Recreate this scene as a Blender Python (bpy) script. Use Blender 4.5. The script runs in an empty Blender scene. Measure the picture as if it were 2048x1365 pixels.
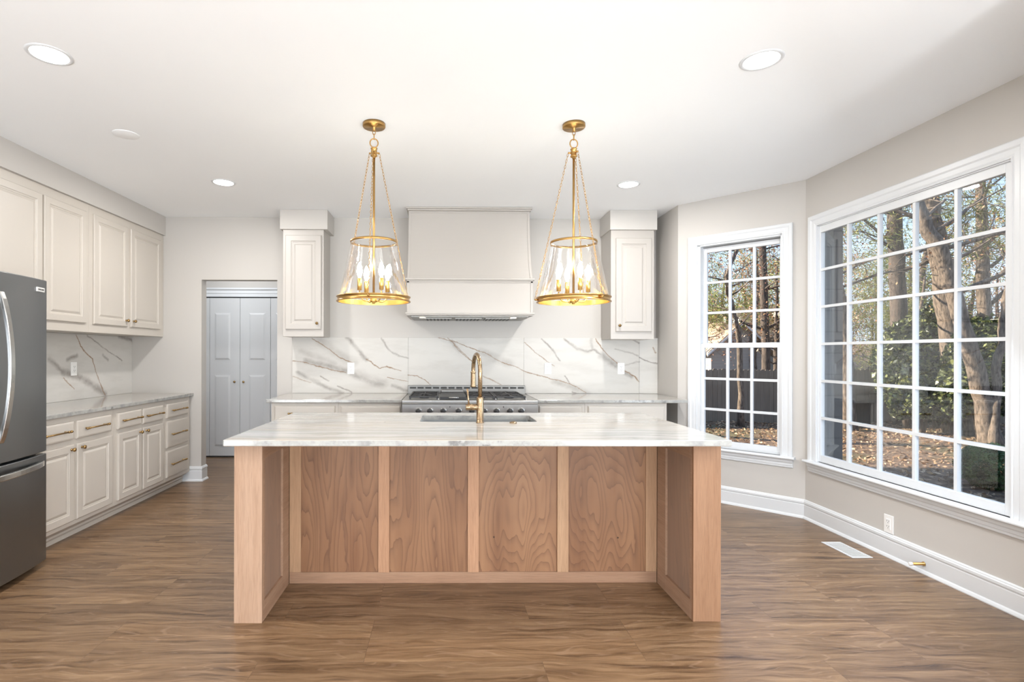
import bpy, bmesh, math, random
import numpy as np
from mathutils import Vector, Matrix
R = math.radians
scene = bpy.context.scene
COL = scene.collection

# ------------------------------------------------------------ camera, world, sun, big lights, exposure
F_PX, CX, CY, YAW, ROLL, CAM_Z = 1060.0, 903.2978, 708.2382, -0.0112, -0.0021, 1.3248
cam_d = bpy.data.cameras.new('camera')
cam = bpy.data.objects.new('camera', cam_d)
COL.objects.link(cam)
cam_d.sensor_width = 36.0
cam_d.lens = F_PX / 2048 * 36.0
cam_d.shift_x = (1024 - CX) / 2048
cam_d.shift_y = (CY - 682.5) / 2048
cam_d.clip_start = 0.05
cam_d.clip_end = 300
cam.location = (0, 0, CAM_Z)
cam.rotation_euler = (Matrix.Rotation(YAW, 3, 'Z') @ Matrix.Rotation(R(90), 3, 'X') @ Matrix.Rotation(-ROLL, 3, 'Z')).to_euler()
scene.camera = cam

scene.view_settings.view_transform = 'Standard'
scene.view_settings.look = 'None'
scene.view_settings.exposure = 0.49
scene.view_settings.gamma = 1.0
scene.view_settings.use_curve_mapping = False
scene.cycles.use_denoising = True
scene.cycles.caustics_reflective = False
scene.cycles.caustics_refractive = False
scene.cycles.sample_clamp_indirect = 4.0
scene.cycles.max_bounces = 10
scene.cycles.diffuse_bounces = 5
scene.cycles.glossy_bounces = 5
scene.cycles.transparent_max_bounces = 24

w = bpy.data.worlds.new('sky')
scene.world = w
w.use_nodes = True
wn = w.node_tree
wn.nodes.clear()
wo = wn.nodes.new('ShaderNodeOutputWorld')
wb = wn.nodes.new('ShaderNodeBackground')
wt = wn.nodes.new('ShaderNodeTexCoord')
ws = wn.nodes.new('ShaderNodeSeparateXYZ')
wr = wn.nodes.new('ShaderNodeValToRGB')
wn.links.new(wt.outputs['Generated'], ws.inputs[0])
wn.links.new(ws.outputs['Z'], wr.inputs[0])
wn.links.new(wr.outputs[0], wb.inputs[0])
wn.links.new(wb.outputs[0], wo.inputs[0])
wr.color_ramp.elements[0].position = 0.0
wr.color_ramp.elements[0].color = (0.74, 0.87, 1.0, 1)
wr.color_ramp.elements[1].position = 0.55
wr.color_ramp.elements[1].color = (0.32, 0.50, 0.85, 1)
e = wr.color_ramp.elements.new(0.22); e.color = (0.45, 0.66, 0.98, 1)
wb.inputs[1].default_value = 1.4

def lamp(name, kind, loc, energy, color=(1, 1, 1), rot=(0, 0, 0), **kw):
    d = bpy.data.lights.new(name, kind)
    d.energy = energy
    d.color = color
    for k, v in kw.items():
        setattr(d, k, v)
    o = bpy.data.objects.new(name, d)
    o.location = loc
    o.rotation_euler = rot
    COL.objects.link(o)
    return o

sun = lamp('sun', 'SUN', (0, 0, 20), 13.0, (1.0, 0.86, 0.68), angle=R(0.6))
sun.rotation_euler = Vector((-0.80, 0.36, 0.42)).to_track_quat('Z', 'Y').to_euler()
# unseen area lamps added as fill; this one tilts up to brighten the ceiling
lamp('fill_rear', 'AREA', (-0.3, -3.1, 1.00), 160, (0.92, 0.96, 1.0), (R(118), 0, 0), shape='RECTANGLE', size=4.8, size_y=1.9)
lamp('fill_left', 'AREA', (-3.2, -1.2, .85), 75, (0.93, 0.97, 1.0), (R(114), 0, R(-62)), shape='RECTANGLE', size=1.9, size_y=1.5)  # added fill against solid wall, for the right-hand ceiling
lamp('fill_side', 'AREA', (2.14, -1.0, .95), 140, (0.93, 0.97, 1.0), (R(106), 0, R(62)), shape='RECTANGLE', size=1.9, size_y=1.5)  # added fill against solid wall, for the left ceiling and cabinets
lamp('fill_bay', 'AREA', (2.52, 2.16, 1.25), 24, (0.84, 0.92, 1.0), (R(62), 0, R(46)), shape='RECTANGLE', size=0.65, size_y=1.4)  # added fill inside the bay, lifts the floor on the right

# ------------------------------------------------------------ mesh helpers
class MB:
    def __init__(s):
        s.v = []; s.f = []; s.sm = []
    def add(s, vs, fs, smooth=False):
        b = len(s.v)
        s.v += [tuple(p) for p in vs]
        s.f += [tuple(i + b for i in f) for f in fs]
        s.sm += [smooth] * len(fs)
        return s
    def box(s, x0, x1, y0, y1, z0, z1):
        vs = [(x, y, z) for z in (z0, z1) for y in (y0, y1) for x in (x0, x1)]
        return s.add(vs, [(0, 2, 3, 1), (4, 5, 7, 6), (0, 1, 5, 4), (1, 3, 7, 5), (3, 2, 6, 7), (2, 0, 4, 6)])
    def prism(s, pts, ax, a, b):
        # pts: 2-D outline, extruded along axis ax from a to b
        def P(p, t):
            return {0: (t, p[0], p[1]), 1: (p[0], t, p[1]), 2: (p[0], p[1], t)}[ax]
        n = len(pts)
        vs = [P(p, a) for p in pts] + [P(p, b) for p in pts]
        fs = [tuple(range(n))[::-1], tuple(range(n, 2 * n))] + [(i, (i + 1) % n, n + (i + 1) % n, n + i) for i in range(n)]
        return s.add(vs, fs)
    def lathe(s, prof, c=(0, 0, 0), axis='Z', n=24, smooth=True, cap=True):
        # prof: (radius, height) list
        vs = []
        for r, h in prof:
            for i in range(n):
                a = 2 * math.pi * i / n
                p = (r * math.cos(a), r * math.sin(a), h)
                if axis == 'Y': p = (p[0], p[2], p[1])
                if axis == 'X': p = (p[2], p[0], p[1])
                vs.append((p[0] + c[0], p[1] + c[1], p[2] + c[2]))
        fs = []
        for j in range(len(prof) - 1):
            for i in range(n):
                fs.append((j * n + i, j * n + (i + 1) % n, (j + 1) * n + (i + 1) % n, (j + 1) * n + i))
        s.add(vs, fs, smooth)
        if cap:
            b = len(s.v) - len(vs)
            if prof[0][0] > 1e-6: s.f.append(tuple(b + i for i in range(n))[::-1]); s.sm.append(False)
            k = b + (len(prof) - 1) * n
            if prof[-1][0] > 1e-6: s.f.append(tuple(k + i for i in range(n))); s.sm.append(False)
        return s
    def tube(s, pts, rad, n=10, closed=False, smooth=True):
        pts = [Vector(p) for p in pts]
        m = len(pts)
        rr = rad if isinstance(rad, (list, tuple)) else [rad] * m
        vs = []; up = None
        for i, p in enumerate(pts):
            if closed: t = pts[(i + 1) % m] - pts[i - 1]
            else: t = pts[min(i + 1, m - 1)] - pts[max(i - 1, 0)]
            t.normalize()
            if up is None:
                up = Vector((0, 0, 1)) if abs(t.z) < .9 else Vector((1, 0, 0))
            a = t.cross(up); a.normalize(); up = a.cross(t); up.normalize()
            for k in range(n):
                q = 2 * math.pi * k / n
                vs.append(p + (a * math.cos(q) + up * math.sin(q)) * rr[i])
        fs = []
        for i in range(m if closed else m - 1):
            j = (i + 1) % m
            for k in range(n):
                fs.append((i * n + k, j * n + k, j * n + (k + 1) % n, i * n + (k + 1) % n))
        if not closed:
            fs.append(tuple(range(n))); fs.append(tuple((m - 1) * n + k for k in range(n))[::-1])
        return s.add(vs, fs, smooth)
    def rings(s, x0, x1, z0, z1, rings, y0=0.0, out=-1):
        # nested rectangles facing local -y: rings = [(inset, protrusion)], closed in the middle
        b = []
        for ins, d in rings:
            b += [(x0 + ins, y0 + out * d, z0 + ins), (x1 - ins, y0 + out * d, z0 + ins), (x1 - ins, y0 + out * d, z1 - ins), (x0 + ins, y0 + out * d, z1 - ins)]
        fs = []
        for j in range(len(rings) - 1):
            for i in range(4):
                fs.append((j * 4 + i, j * 4 + (i + 1) % 4, j * 4 + 4 + (i + 1) % 4, j * 4 + 4 + i))
        k = 4 * (len(rings) - 1)
        fs.append((k, k + 1, k + 2, k + 3))
        fs.append((3, 2, 1, 0))
        return s.add(b, fs)
    def ball(s, c, r, n=14, sc=(1, 1, 1)):
        m = n // 2
        prof = [(max(1e-7, r * math.sin(math.pi * i / m)), -r * math.cos(math.pi * i / m)) for i in range(m + 1)]
        b = len(s.v)
        s.lathe(prof, (0, 0, 0), n=n, cap=False)
        for i in range(b, len(s.v)):
            p = s.v[i]; s.v[i] = (p[0] * sc[0] + c[0], p[1] * sc[1] + c[1], p[2] * sc[2] + c[2])
        return s
    def build(s, name, mat, parent=None, bevel=0, loc=None, rotz=0, seg=2):
        me = bpy.data.meshes.new(name)
        me.from_pydata(s.v, [], s.f)
        me.polygons.foreach_set('use_smooth', s.sm)
        me.validate()
        me.update()
        o = bpy.data.objects.new(name, me)
        COL.objects.link(o)
        for m_ in (mat if isinstance(mat, (list, tuple)) else [mat]):
            me.materials.append(m_)
        if parent: o.parent = parent
        if loc: o.location = loc
        if rotz: o.rotation_euler = (0, 0, rotz)
        if bevel:
            md = o.modifiers.new('edge', 'BEVEL'); md.width = bevel; md.segments = seg; md.limit_method = 'ANGLE'; md.angle_limit = R(40)
        return o

def fix_normals(o):
    bm = bmesh.new(); bm.from_mesh(o.data); bmesh.ops.recalc_face_normals(bm, faces=bm.faces); bm.to_mesh(o.data); bm.free()
    return o

def tag(o, label=None, cat=None, group=None, kind=None):
    if label: o['label'] = label
    if cat: o['category'] = cat
    if group: o['group'] = group
    if kind: o['kind'] = kind
    return o

def empty(name, loc=(0, 0, 0), rotz=0, label=None, cat=None, group=None, kind=None):
    o = bpy.data.objects.new(name, None)
    COL.objects.link(o)
    o.location = loc
    o.rotation_euler = (0, 0, rotz)
    o.empty_display_size = 0.1
    return tag(o, label, cat, group, kind)

def copy_tree(o, parent=None):
    c = o.copy(); COL.objects.link(c)
    c.parent = parent
    for ch in list(o.children):
        copy_tree(ch, c)
    return c

# ------------------------------------------------------------ material helpers
class NT:
    def __init__(s, name):
        s.m = bpy.data.materials.new(name); s.m.use_nodes = True
        s.t = s.m.node_tree; s.t.nodes.clear()
        s.out = s.t.nodes.new('ShaderNodeOutputMaterial')
    def n(s, typ, props=None, **ins):
        nd = s.t.nodes.new('ShaderNode' + typ)
        for k, v in (props or {}).items(): setattr(nd, k, v)
        for k, v in ins.items():
            key = int(k[1:]) if k[0] == 'i' and k[1:].isdigit() else k.replace('_', ' ')
            s.set(nd.inputs[key], v)
        return nd
    def set(s, sock, v):
        if hasattr(v, 'is_output') and v.is_output: s.t.links.new(v, sock)
        elif hasattr(v, 'outputs'): s.t.links.new(v.outputs[0], sock)
        else:
            if sock.type == 'RGBA' and len(v) == 3: v = (*v, 1)
            sock.default_value = v
    def math(s, op, a, b=0.0, c=None, clamp=False):
        nd = s.n('Math', {'operation': op, 'use_clamp': clamp}, i0=a, i1=b)
        if c is not None: s.set(nd.inputs[2], c)
        return nd.outputs[0]
    def vec(s, op, a, b=None, c=None, out=0):
        nd = s.n('VectorMath', {'operation': op}, i0=a)
        if b is not None: s.set(nd.inputs[1], b)
        if c is not None: s.set(nd.inputs[2], c)
        return nd.outputs['Value'] if out else nd.outputs[0]
    def mix(s, fac, a, b, mode='MIX'):
        nd = s.t.nodes.new('ShaderNodeMix'); nd.data_type = 'RGBA'; nd.blend_type = mode; nd.clamp_factor = True
        s.set(nd.inputs[0], fac); s.set(nd.inputs[6], a); s.set(nd.inputs[7], b)
        return nd.outputs[2]
    def ramp(s, fac, stops, interp='LINEAR'):
        nd = s.t.nodes.new('ShaderNodeValToRGB'); s.set(nd.inputs[0], fac)
        cr = nd.color_ramp; cr.interpolation = interp
        while len(cr.elements) > 1: cr.elements.remove(cr.elements[-1])
        for i, (p, c) in enumerate(stops):
            c = (c, c, c) if isinstance(c, (int, float)) else c
            e = cr.elements[0] if i == 0 else cr.elements.new(p)
            e.position = p; e.color = (*c, 1)
        return nd.outputs[0]
    def coord(s, kind='Object'): return s.n('TexCoord').outputs[kind]
    def mapping(s, vec, loc=(0, 0, 0), rot=(0, 0, 0), scale=(1, 1, 1)):
        return s.n('Mapping', None, Vector=vec, Location=loc, Rotation=rot, Scale=scale).outputs[0]
    def noise(s, vec, scale=5, detail=4, rough=.5, dist=0, col=False, lac=2.0):
        nd = s.n('TexNoise', None, Vector=vec, Scale=scale, Detail=detail, Roughness=rough, Distortion=dist, Lacunarity=lac)
        return nd.outputs[1 if col else 0]
    def bump(s, h, strength=.2, distance=.01):
        return s.n('Bump', None, Height=h, Strength=strength, Distance=distance).outputs[0]
    def pbr(s, color=(.8, .8, .8), rough=.5, metal=0, normal=None, spec=None, **kw):
        p = s.n('BsdfPrincipled')
        s.set(p.inputs['Base Color'], color); s.set(p.inputs['Roughness'], rough); s.set(p.inputs['Metallic'], metal)
        if normal is not None: s.set(p.inputs['Normal'], normal)
        if spec is not None: s.set(p.inputs['Specular IOR Level'], spec)
        for k, v in kw.items(): s.set(p.inputs[k.replace('_', ' ')], v)
        s.t.links.new(p.outputs[0], s.out.inputs[0])
        return s.m

def srgb(r, g, b):
    f = lambda c: (c / 255 / 12.92) if c / 255 <= .04045 else ((c / 255 + .055) / 1.055) ** 2.4
    return (f(r), f(g), f(b))

def paint(name, col, rough=.5, bump=.03, scale=90):
    m = NT(name)
    co = m.coord()
    n = m.noise(co, scale, 3, .6)
    v = m.noise(co, 1.3, 2, .5)
    c = m.mix(v, tuple(x * .985 for x in col), tuple(min(1, x * 1.015) for x in col))
    return m.pbr(c, rough, 0, m.bump(n, bump, .002))

M = {}
M['wall'] = paint('wall_paint', (0.540, 0.519, 0.491), .75)
M['ceiling'] = paint('ceiling_paint', (.925, .945, .965), .85)
M['trim'] = paint('trim_paint', (.69, .71, .73), .32, .015)
M['cabinet'] = paint('cabinet_paint', (0.550, 0.510, 0.458), .38, .03, 60)
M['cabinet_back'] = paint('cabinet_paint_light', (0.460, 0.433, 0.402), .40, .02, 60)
M['door'] = paint('closet_door_paint', (0.596, 0.605, 0.613), .42, .02, 60)
M['plate'] = paint('white_plastic', (.86, .86, .85), .35, 0)
M['dark'] = paint('dark_slot', (.02, .02, .02), .6, 0)
M['glassclear'] = None

def metal(name, col, rough, stretch=(1, 1, 1), streak=.0, scale=60):
    m = NT(name)
    co = m.mapping(m.coord(), scale=stretch)
    n = m.noise(co, scale, 4, .6)
    c = m.mix(n, tuple(x * (1 - streak) for x in col), tuple(min(1, x * (1 + streak)) for x in col))
    r = m.math('MULTIPLY_ADD', n, .12, rough - .06)
    return m.pbr(c, r, 1.0, m.bump(n, .04, .001))
M['brass'] = metal('aged_brass', (.50, .30, .105), .30, streak=.12)
M['brass_in'] = metal('polished_gold_inside', (.80, .52, .16), .32)
M['bronze'] = metal('antique_bronze', (.36, .235, .10), .34, streak=.15)
M['faucet'] = metal('brushed_champagne_bronze', (0.340, 0.241, 0.146), .27, (1, 1, 12))
M['steel'] = metal('brushed_steel', (.40, .395, .385), .34, (.3, 1, 20), .08)
M['steel_sink'] = metal('sink_steel', (.45, .45, .44), .32, (.3, 1, 8), .08)
M['hood_steel'] = metal('hood_liner_steel', (.26, .255, .24), .45)
M['badge'] = paint('light_grey_badge', (.62, .62, .61), .4, 0)
M['guard_steel'] = metal('backguard_steel', (.19, .185, .175), .38, (.3, 1, 20), .12)  # steel darkened in colour to offset the rear lamp's reflection
M['chrome'] = metal('bright_chrome', (.75, .75, .74), .12)
M['iron'] = paint('cast_iron', (.018, .018, .02), .45, .2)
M['fridge'] = metal('slate_steel', (.27, .28, .29), .33, (1, .4, 22), .06)
M['fridge_handle'] = metal('satin_steel_handle', (.60, .60, .59), .22, (1, 1, 8), .05)

def glass(name, tint=(1, 1, 1), rough=0.0, wavy=0.0, ior=1.45, fac_scale=1.0):
    m = NT(name)
    nrm = None
    if wavy:
        co = m.mapping(m.coord(), scale=(1, 1, .22))
        nrm = m.bump(m.noise(co, 22, 3, .6), wavy, .02)
    fr = m.n('Fresnel', None, IOR=ior)
    if nrm is not None: m.set(fr.inputs['Normal'], nrm)
    g = m.n('BsdfGlossy', None, Color=(1, 1, 1), Roughness=rough)
    if nrm is not None: m.set(g.inputs['Normal'], nrm)
    t = m.n('BsdfTransparent', None, Color=tint)
    mx = m.n('MixShader')
    m.set(mx.inputs[0], m.math('MULTIPLY', fr.outputs[0], fac_scale, clamp=True)); m.set(mx.inputs[1], t.outputs[0]); m.set(mx.inputs[2], g.outputs[0])
    m.t.links.new(mx.outputs[0], m.out.inputs[0])
    return m.m
M['pane'] = glass('window_glass', (.97, .98, .98), 0.0, fac_scale=.16)
M['lampglass'] = glass('clear_lamp_glass', (.975, .972, .965), 0.03, .10, 1.45, .7)

def emit(name, col, strength):
    m = NT(name)
    e = m.n('Emission', None, Color=col, Strength=strength)
    m.t.links.new(e.outputs[0], m.out.inputs[0])
    return m.m
M['led'] = emit('downlight_diffuser_glow', (1, .97, .92), 9)
M['bulb'] = emit('candle_bulb_glow', (1, .88, .66), 55)

# vinyl plank floor, boards run left to right
def floor_mat():
    m = NT('vinyl_plank_floor')
    co = m.n('NewGeometry').outputs['Position']
    br = m.n('TexBrick', {'offset': .37, 'offset_frequency': 3}, Vector=m.mapping(co, loc=(.35, .055, 0)), Color1=(0, 0, 0, 1), Color2=(1, 1, 1, 1), Mortar=(.5, .5, .5, 1), Scale=1.0, Mortar_Size=.0011, Mortar_Smooth=.1, Bias=0.0, Brick_Width=1.22, Row_Height=.1795)
    rnd = br.outputs[0]
    sh = m.vec('MULTIPLY', m.n('CombineXYZ', None, i0=rnd, i1=rnd, i2=rnd).outputs[0], (17.0, 5.0, 31.0))
    p = m.vec('ADD', co, sh)
    wob = m.noise(m.mapping(p, scale=(1.0, 3.5, 1)), 1.6, 3, .55)
    pw = m.vec('ADD', p, m.n('CombineXYZ', None, i1=m.math('MULTIPLY', wob, .16)).outputs[0])
    g1 = m.noise(m.mapping(pw, scale=(.9, 15, 1)), 2.2, 6, .62)
    g2 = m.noise(m.mapping(pw, scale=(3.0, 90, 1)), 3.0, 4, .6)
    lines = m.math('SINE', m.math('MULTIPLY', m.noise(m.mapping(pw, scale=(.55, 6, 1)), 1.5, 2, .5), 95))
    base = m.ramp(g1, [(.30, (0.051, 0.027, 0.013)), (.41, (0.127, 0.073, 0.036)), (.55, (0.203, 0.124, 0.066)), (.70, (0.275, 0.180, 0.100))])
    c = m.mix(m.math('MULTIPLY', m.ramp(g2, [(.35, 1.0), (.55, 0.0)]), .34), base, (.135, .078, .048))
    c = m.mix(m.math('MULTIPLY', m.ramp(lines, [(.80, 0.0), (1.0, 1.0)]), .13), c, (.52, .37, .26))
    kn = m.n('TexVoronoi', {'feature': 'F1'}, Vector=m.mapping(pw, scale=(.75, 3.2, 1)), Scale=2.0, Randomness=1.0).outputs['Distance']
    c = m.mix(m.math('MULTIPLY', m.ramp(kn, [(.02, 1.0), (.11, 0.0)]), .6), c, (.075, .045, .032))
    tint = m.ramp(rnd, [(0, (.88, .87, .87)), (.5, (1, .99, .98)), (1, (1.13, 1.11, 1.08))])
    c = m.mix(1.0, c, tint, 'MULTIPLY')
    c = m.mix(m.math('MULTIPLY', br.outputs['Fac'], .55), c, (.075, .045, .03))
    rough = m.math('MULTIPLY_ADD', g2, .16, .24)
    h = m.math('SUBTRACT', m.math('MULTIPLY', g2, .3), br.outputs['Fac'])
    return m.pbr(c, rough, 0, m.bump(h, .12, .002), spec=.55)
M['floor'] = floor_mat()

# island woods; grain axis 2 = upright, 0 = lying
def oak(name, light, dark, axis=2, seed=0.0):
    m = NT(name)
    sc = {2: (1, 1, .045), 0: (.045, 1, 1), 1: (1, .045, 1)}[axis]
    co = m.mapping(m.coord(), loc=(seed, seed * 1.7, seed * .3))
    wob = m.noise(m.mapping(co, scale=tuple(x * 3 + .6 for x in sc)), 1.6, 3, .5, col=True)
    p = m.vec('ADD', co, m.vec('MULTIPLY', m.vec('SUBTRACT', wob, (.5, .5, .5)), (.05, .05, .05)))
    q = m.mapping(p, scale=sc)
    fine = m.noise(q, 190, 5, .65)
    mid = m.noise(q, 26, 3, .55)
    c = m.mix(m.ramp(mid, [(.3, 0.0), (.7, 1.0)]), dark, light)
    c = m.mix(m.math('MULTIPLY', m.ramp(fine, [(.36, 1.0), (.56, 0.0)]), .38), c, tuple(x * .62 for x in dark))
    return m.pbr(c, .55, 0, m.bump(fine, .12, .001), spec=.35)
M['oak'] = oak('raw_oak_upright', (0.418, 0.277, 0.189), (0.348, 0.216, 0.139))
M['oak_r'] = oak('raw_red_oak_upright', (0.315, 0.176, 0.101), (0.260, 0.139, 0.076), 2, 3.1)
M['oak_h'] = oak('raw_oak_lying', (0.340, 0.208, 0.132), (0.281, 0.157, 0.095), 0, 1.3)
M['oak_side'] = oak('raw_oak_depthwise', (0.391, 0.251, 0.166), (0.323, 0.196, 0.125), 1, 2.3)
def birch(name, seed=0.0, knots=None, freq=60, grey=0.0):
    m = NT(name)
    co = m.mapping(m.coord(), loc=(seed, 0, seed * .37))
    low = m.noise(m.mapping(co, scale=(1, 1, .11)), 5.2, 2.0, .45)
    low2 = m.noise(m.mapping(co, scale=(1, 1, .22)), 16, 3, .5)
    h = m.math('ADD', m.math('MULTIPLY', low, 1.0), m.math('MULTIPLY', low2, .085))
    if knots:
        base = m.coord()
        s = m.n('SeparateXYZ', None, Vector=base)
        for (kx, kz, amp) in knots:
            dx = m.math('MULTIPLY', m.math('SUBTRACT', s.outputs[0], kx), 8.5)
            dz = m.math('MULTIPLY', m.math('SUBTRACT', s.outputs[2], kz), 2.6)
            d2 = m.math('ADD', m.math('POWER', dx, 2), m.math('POWER', dz, 2))
            g = m.math('EXPONENT', m.math('MULTIPLY', d2, -1.0))
            h = m.math('MULTIPLY_ADD', g, amp, h)
    band = m.math('FRACT', m.math('MULTIPLY', h, freq * .42))
    fine = m.noise(m.mapping(m.coord(), scale=(1, 1, .04)), 150, 4, .6)
    tone = m.noise(m.mapping(co, scale=(1, 1, .12)), 7, 3, .5)
    a = m.ramp(tone, [(.3, (0.187, 0.086, 0.040)), (.7, (0.298, 0.156, 0.079))])
    line = m.ramp(band, [(0.0, 0.0), (.50, .10), (.86, .55), (.965, 1.0), (1.0, 0.0)])
    c = m.mix(m.math('MULTIPLY', line, .62), a, (.095, .042, .022))
    c = m.mix(m.math('MULTIPLY', m.ramp(fine, [(.35, 1.0), (.6, 0.0)]), .16), c, (.24, .13, .08))
    if grey: c = m.mix(grey, c, (.44, .36, .30))
    return m.pbr(c, .5, 0, m.bump(fine, .05, .001), spec=.4)

# quartzite counter
def stone():
    m = NT('quartzite_slab')
    geo = m.n('NewGeometry')
    co = geo.outputs['Position']
    wob = m.noise(m.mapping(co, scale=(1, 2.0, 3)), 1.7, 4, .6)
    p = m.vec('ADD', co, m.n('CombineXYZ', None, i1=m.math('MULTIPLY', wob, .22), i2=m.math('MULTIPLY', wob, .05)).outputs[0])
    a = m.noise(m.mapping(p, scale=(.55, 11, 3)), 2.6, 6, .62)
    b = m.noise(m.mapping(p, loc=(5, 3, 1), scale=(.40, 26, 3)), 2.2, 5, .65)
    t = m.noise(m.mapping(p, loc=(9, 1, 1), scale=(.9, 1.6, 1)), 1.4, 2, .5)
    base = m.ramp(t, [(.35, (0.467, 0.439, 0.394)), (.65, (0.491, 0.487, 0.470))])
    veil = m.ramp(t, [(.38, (.36, .285, .22)), (.62, (.27, .275, .27))])
    c = m.mix(m.math('MULTIPLY', m.ramp(a, [(.44, 0.0), (.60, 1.0)]), .62), base, veil)
    c = m.mix(m.math('MULTIPLY', m.ramp(b, [(.56, 0.0), (.66, 1.0)]), .55), c, (.20, .19, .185))
    c = m.mix(m.math('MULTIPLY', m.ramp(b, [(.30, 1.0), (.42, 0.0)]), .5), c, (0.630, 0.630, 0.621))
    # broken face of the slab edge: mottled
    e1 = m.noise(co, 16, 6, .7)
    e2 = m.noise(m.mapping(co, loc=(4, 4, 4)), 60, 4, .7)
    e3 = m.noise(m.mapping(co, loc=(1, 8, 4)), 3.5, 3, .6)
    ec = m.mix(m.ramp(e1, [(.42, 0.0), (.66, .75)]), (.40, .40, .38), (.24, .245, .245))
    ec = m.mix(m.math('MULTIPLY', m.ramp(e3, [(.5, 0.0), (.66, 1.0)]), m.ramp(e1, [(.5, 0.0), (.6, .75)])), ec, (.08, .075, .075))
    ec = m.mix(m.math('MULTIPLY', m.ramp(e2, [(.55, 0.0), (.7, 1.0)]), .35), ec, (.27, .22, .18))
    nz = m.n('SeparateXYZ', None, Vector=geo.outputs['Normal']).outputs[2]
    top = m.ramp(m.math('ABSOLUTE', nz), [(.3, 0.0), (.7, 1.0)])
    c = m.mix(top, ec, c)
    return m.pbr(c, .09, 0, None, spec=.62)
M['stone'] = stone()

def marble(name, veins, axis):
    m = NT(name)
    co = m.n('NewGeometry').outputs['Position']
    s = m.n('SeparateXYZ', None, Vector=co)
    p2 = m.n('CombineXYZ', None, i0=s.outputs[axis], i1=s.outputs[2]).outputs[0]
    w1 = m.noise(p2, 6, 4, .6, col=True)
    w2 = m.noise(p2, 45, 3, .6, col=True)
    p = m.vec('MULTIPLY_ADD', m.vec('SUBTRACT', w1, (.5, .5, .5)), (.05, .05, 0), p2)
    p = m.vec('MULTIPLY_ADD', m.vec('SUBTRACT', w2, (.5, .5, .5)), (.016, .016, 0), p)
    acc = {0: None, 1: None}
    for (x0, z0, x1, z1, wd, st, k) in veins:
        dx, dz = x1 - x0, z1 - z0
        L2 = dx * dx + dz * dz + 1e-9
        t = m.math('ADD', m.vec('DOT_PRODUCT', p, (dx / L2, dz / L2, 0), out=1), -(x0 * dx + z0 * dz) / L2, clamp=True)
        tv = m.n('CombineXYZ', None, i0=t, i1=t).outputs[0]
        q = m.vec('MULTIPLY_ADD', tv, (dx, dz, 0), (x0, z0, 0))
        d = m.vec('DISTANCE', p, q, out=1)
        mr = m.n('MapRange', {'interpolation_type': 'SMOOTHSTEP'}, Value=d, From_Min=0.0, From_Max=wd, To_Min=st, To_Max=0.0).outputs[0]
        acc[k] = mr if acc[k] is None else m.math('MAXIMUM', acc[k], mr)
    dens = m.ramp(m.noise(p2, 9, 4, .6), [(.28, .35), (.6, 1.0)])
    cloud = m.noise(m.mapping(p2, rot=(0, 0, R(32)), scale=(1.0, 3.6, 1)), 2.6, 5, .6)
    base = m.mix(m.math('MULTIPLY', m.ramp(cloud, [(.48, 0.0), (.72, 1.0)]), .30), (.60, .585, .555), (.41, .385, .35))
    c = m.mix(m.math('MULTIPLY', acc[0], dens), base, (.27, .245, .225))
    c = m.mix(m.math('MULTIPLY', acc[1], dens), c, (.26, .16, .085))
    return m.pbr(c, .28, 0, None, spec=.12)
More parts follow.
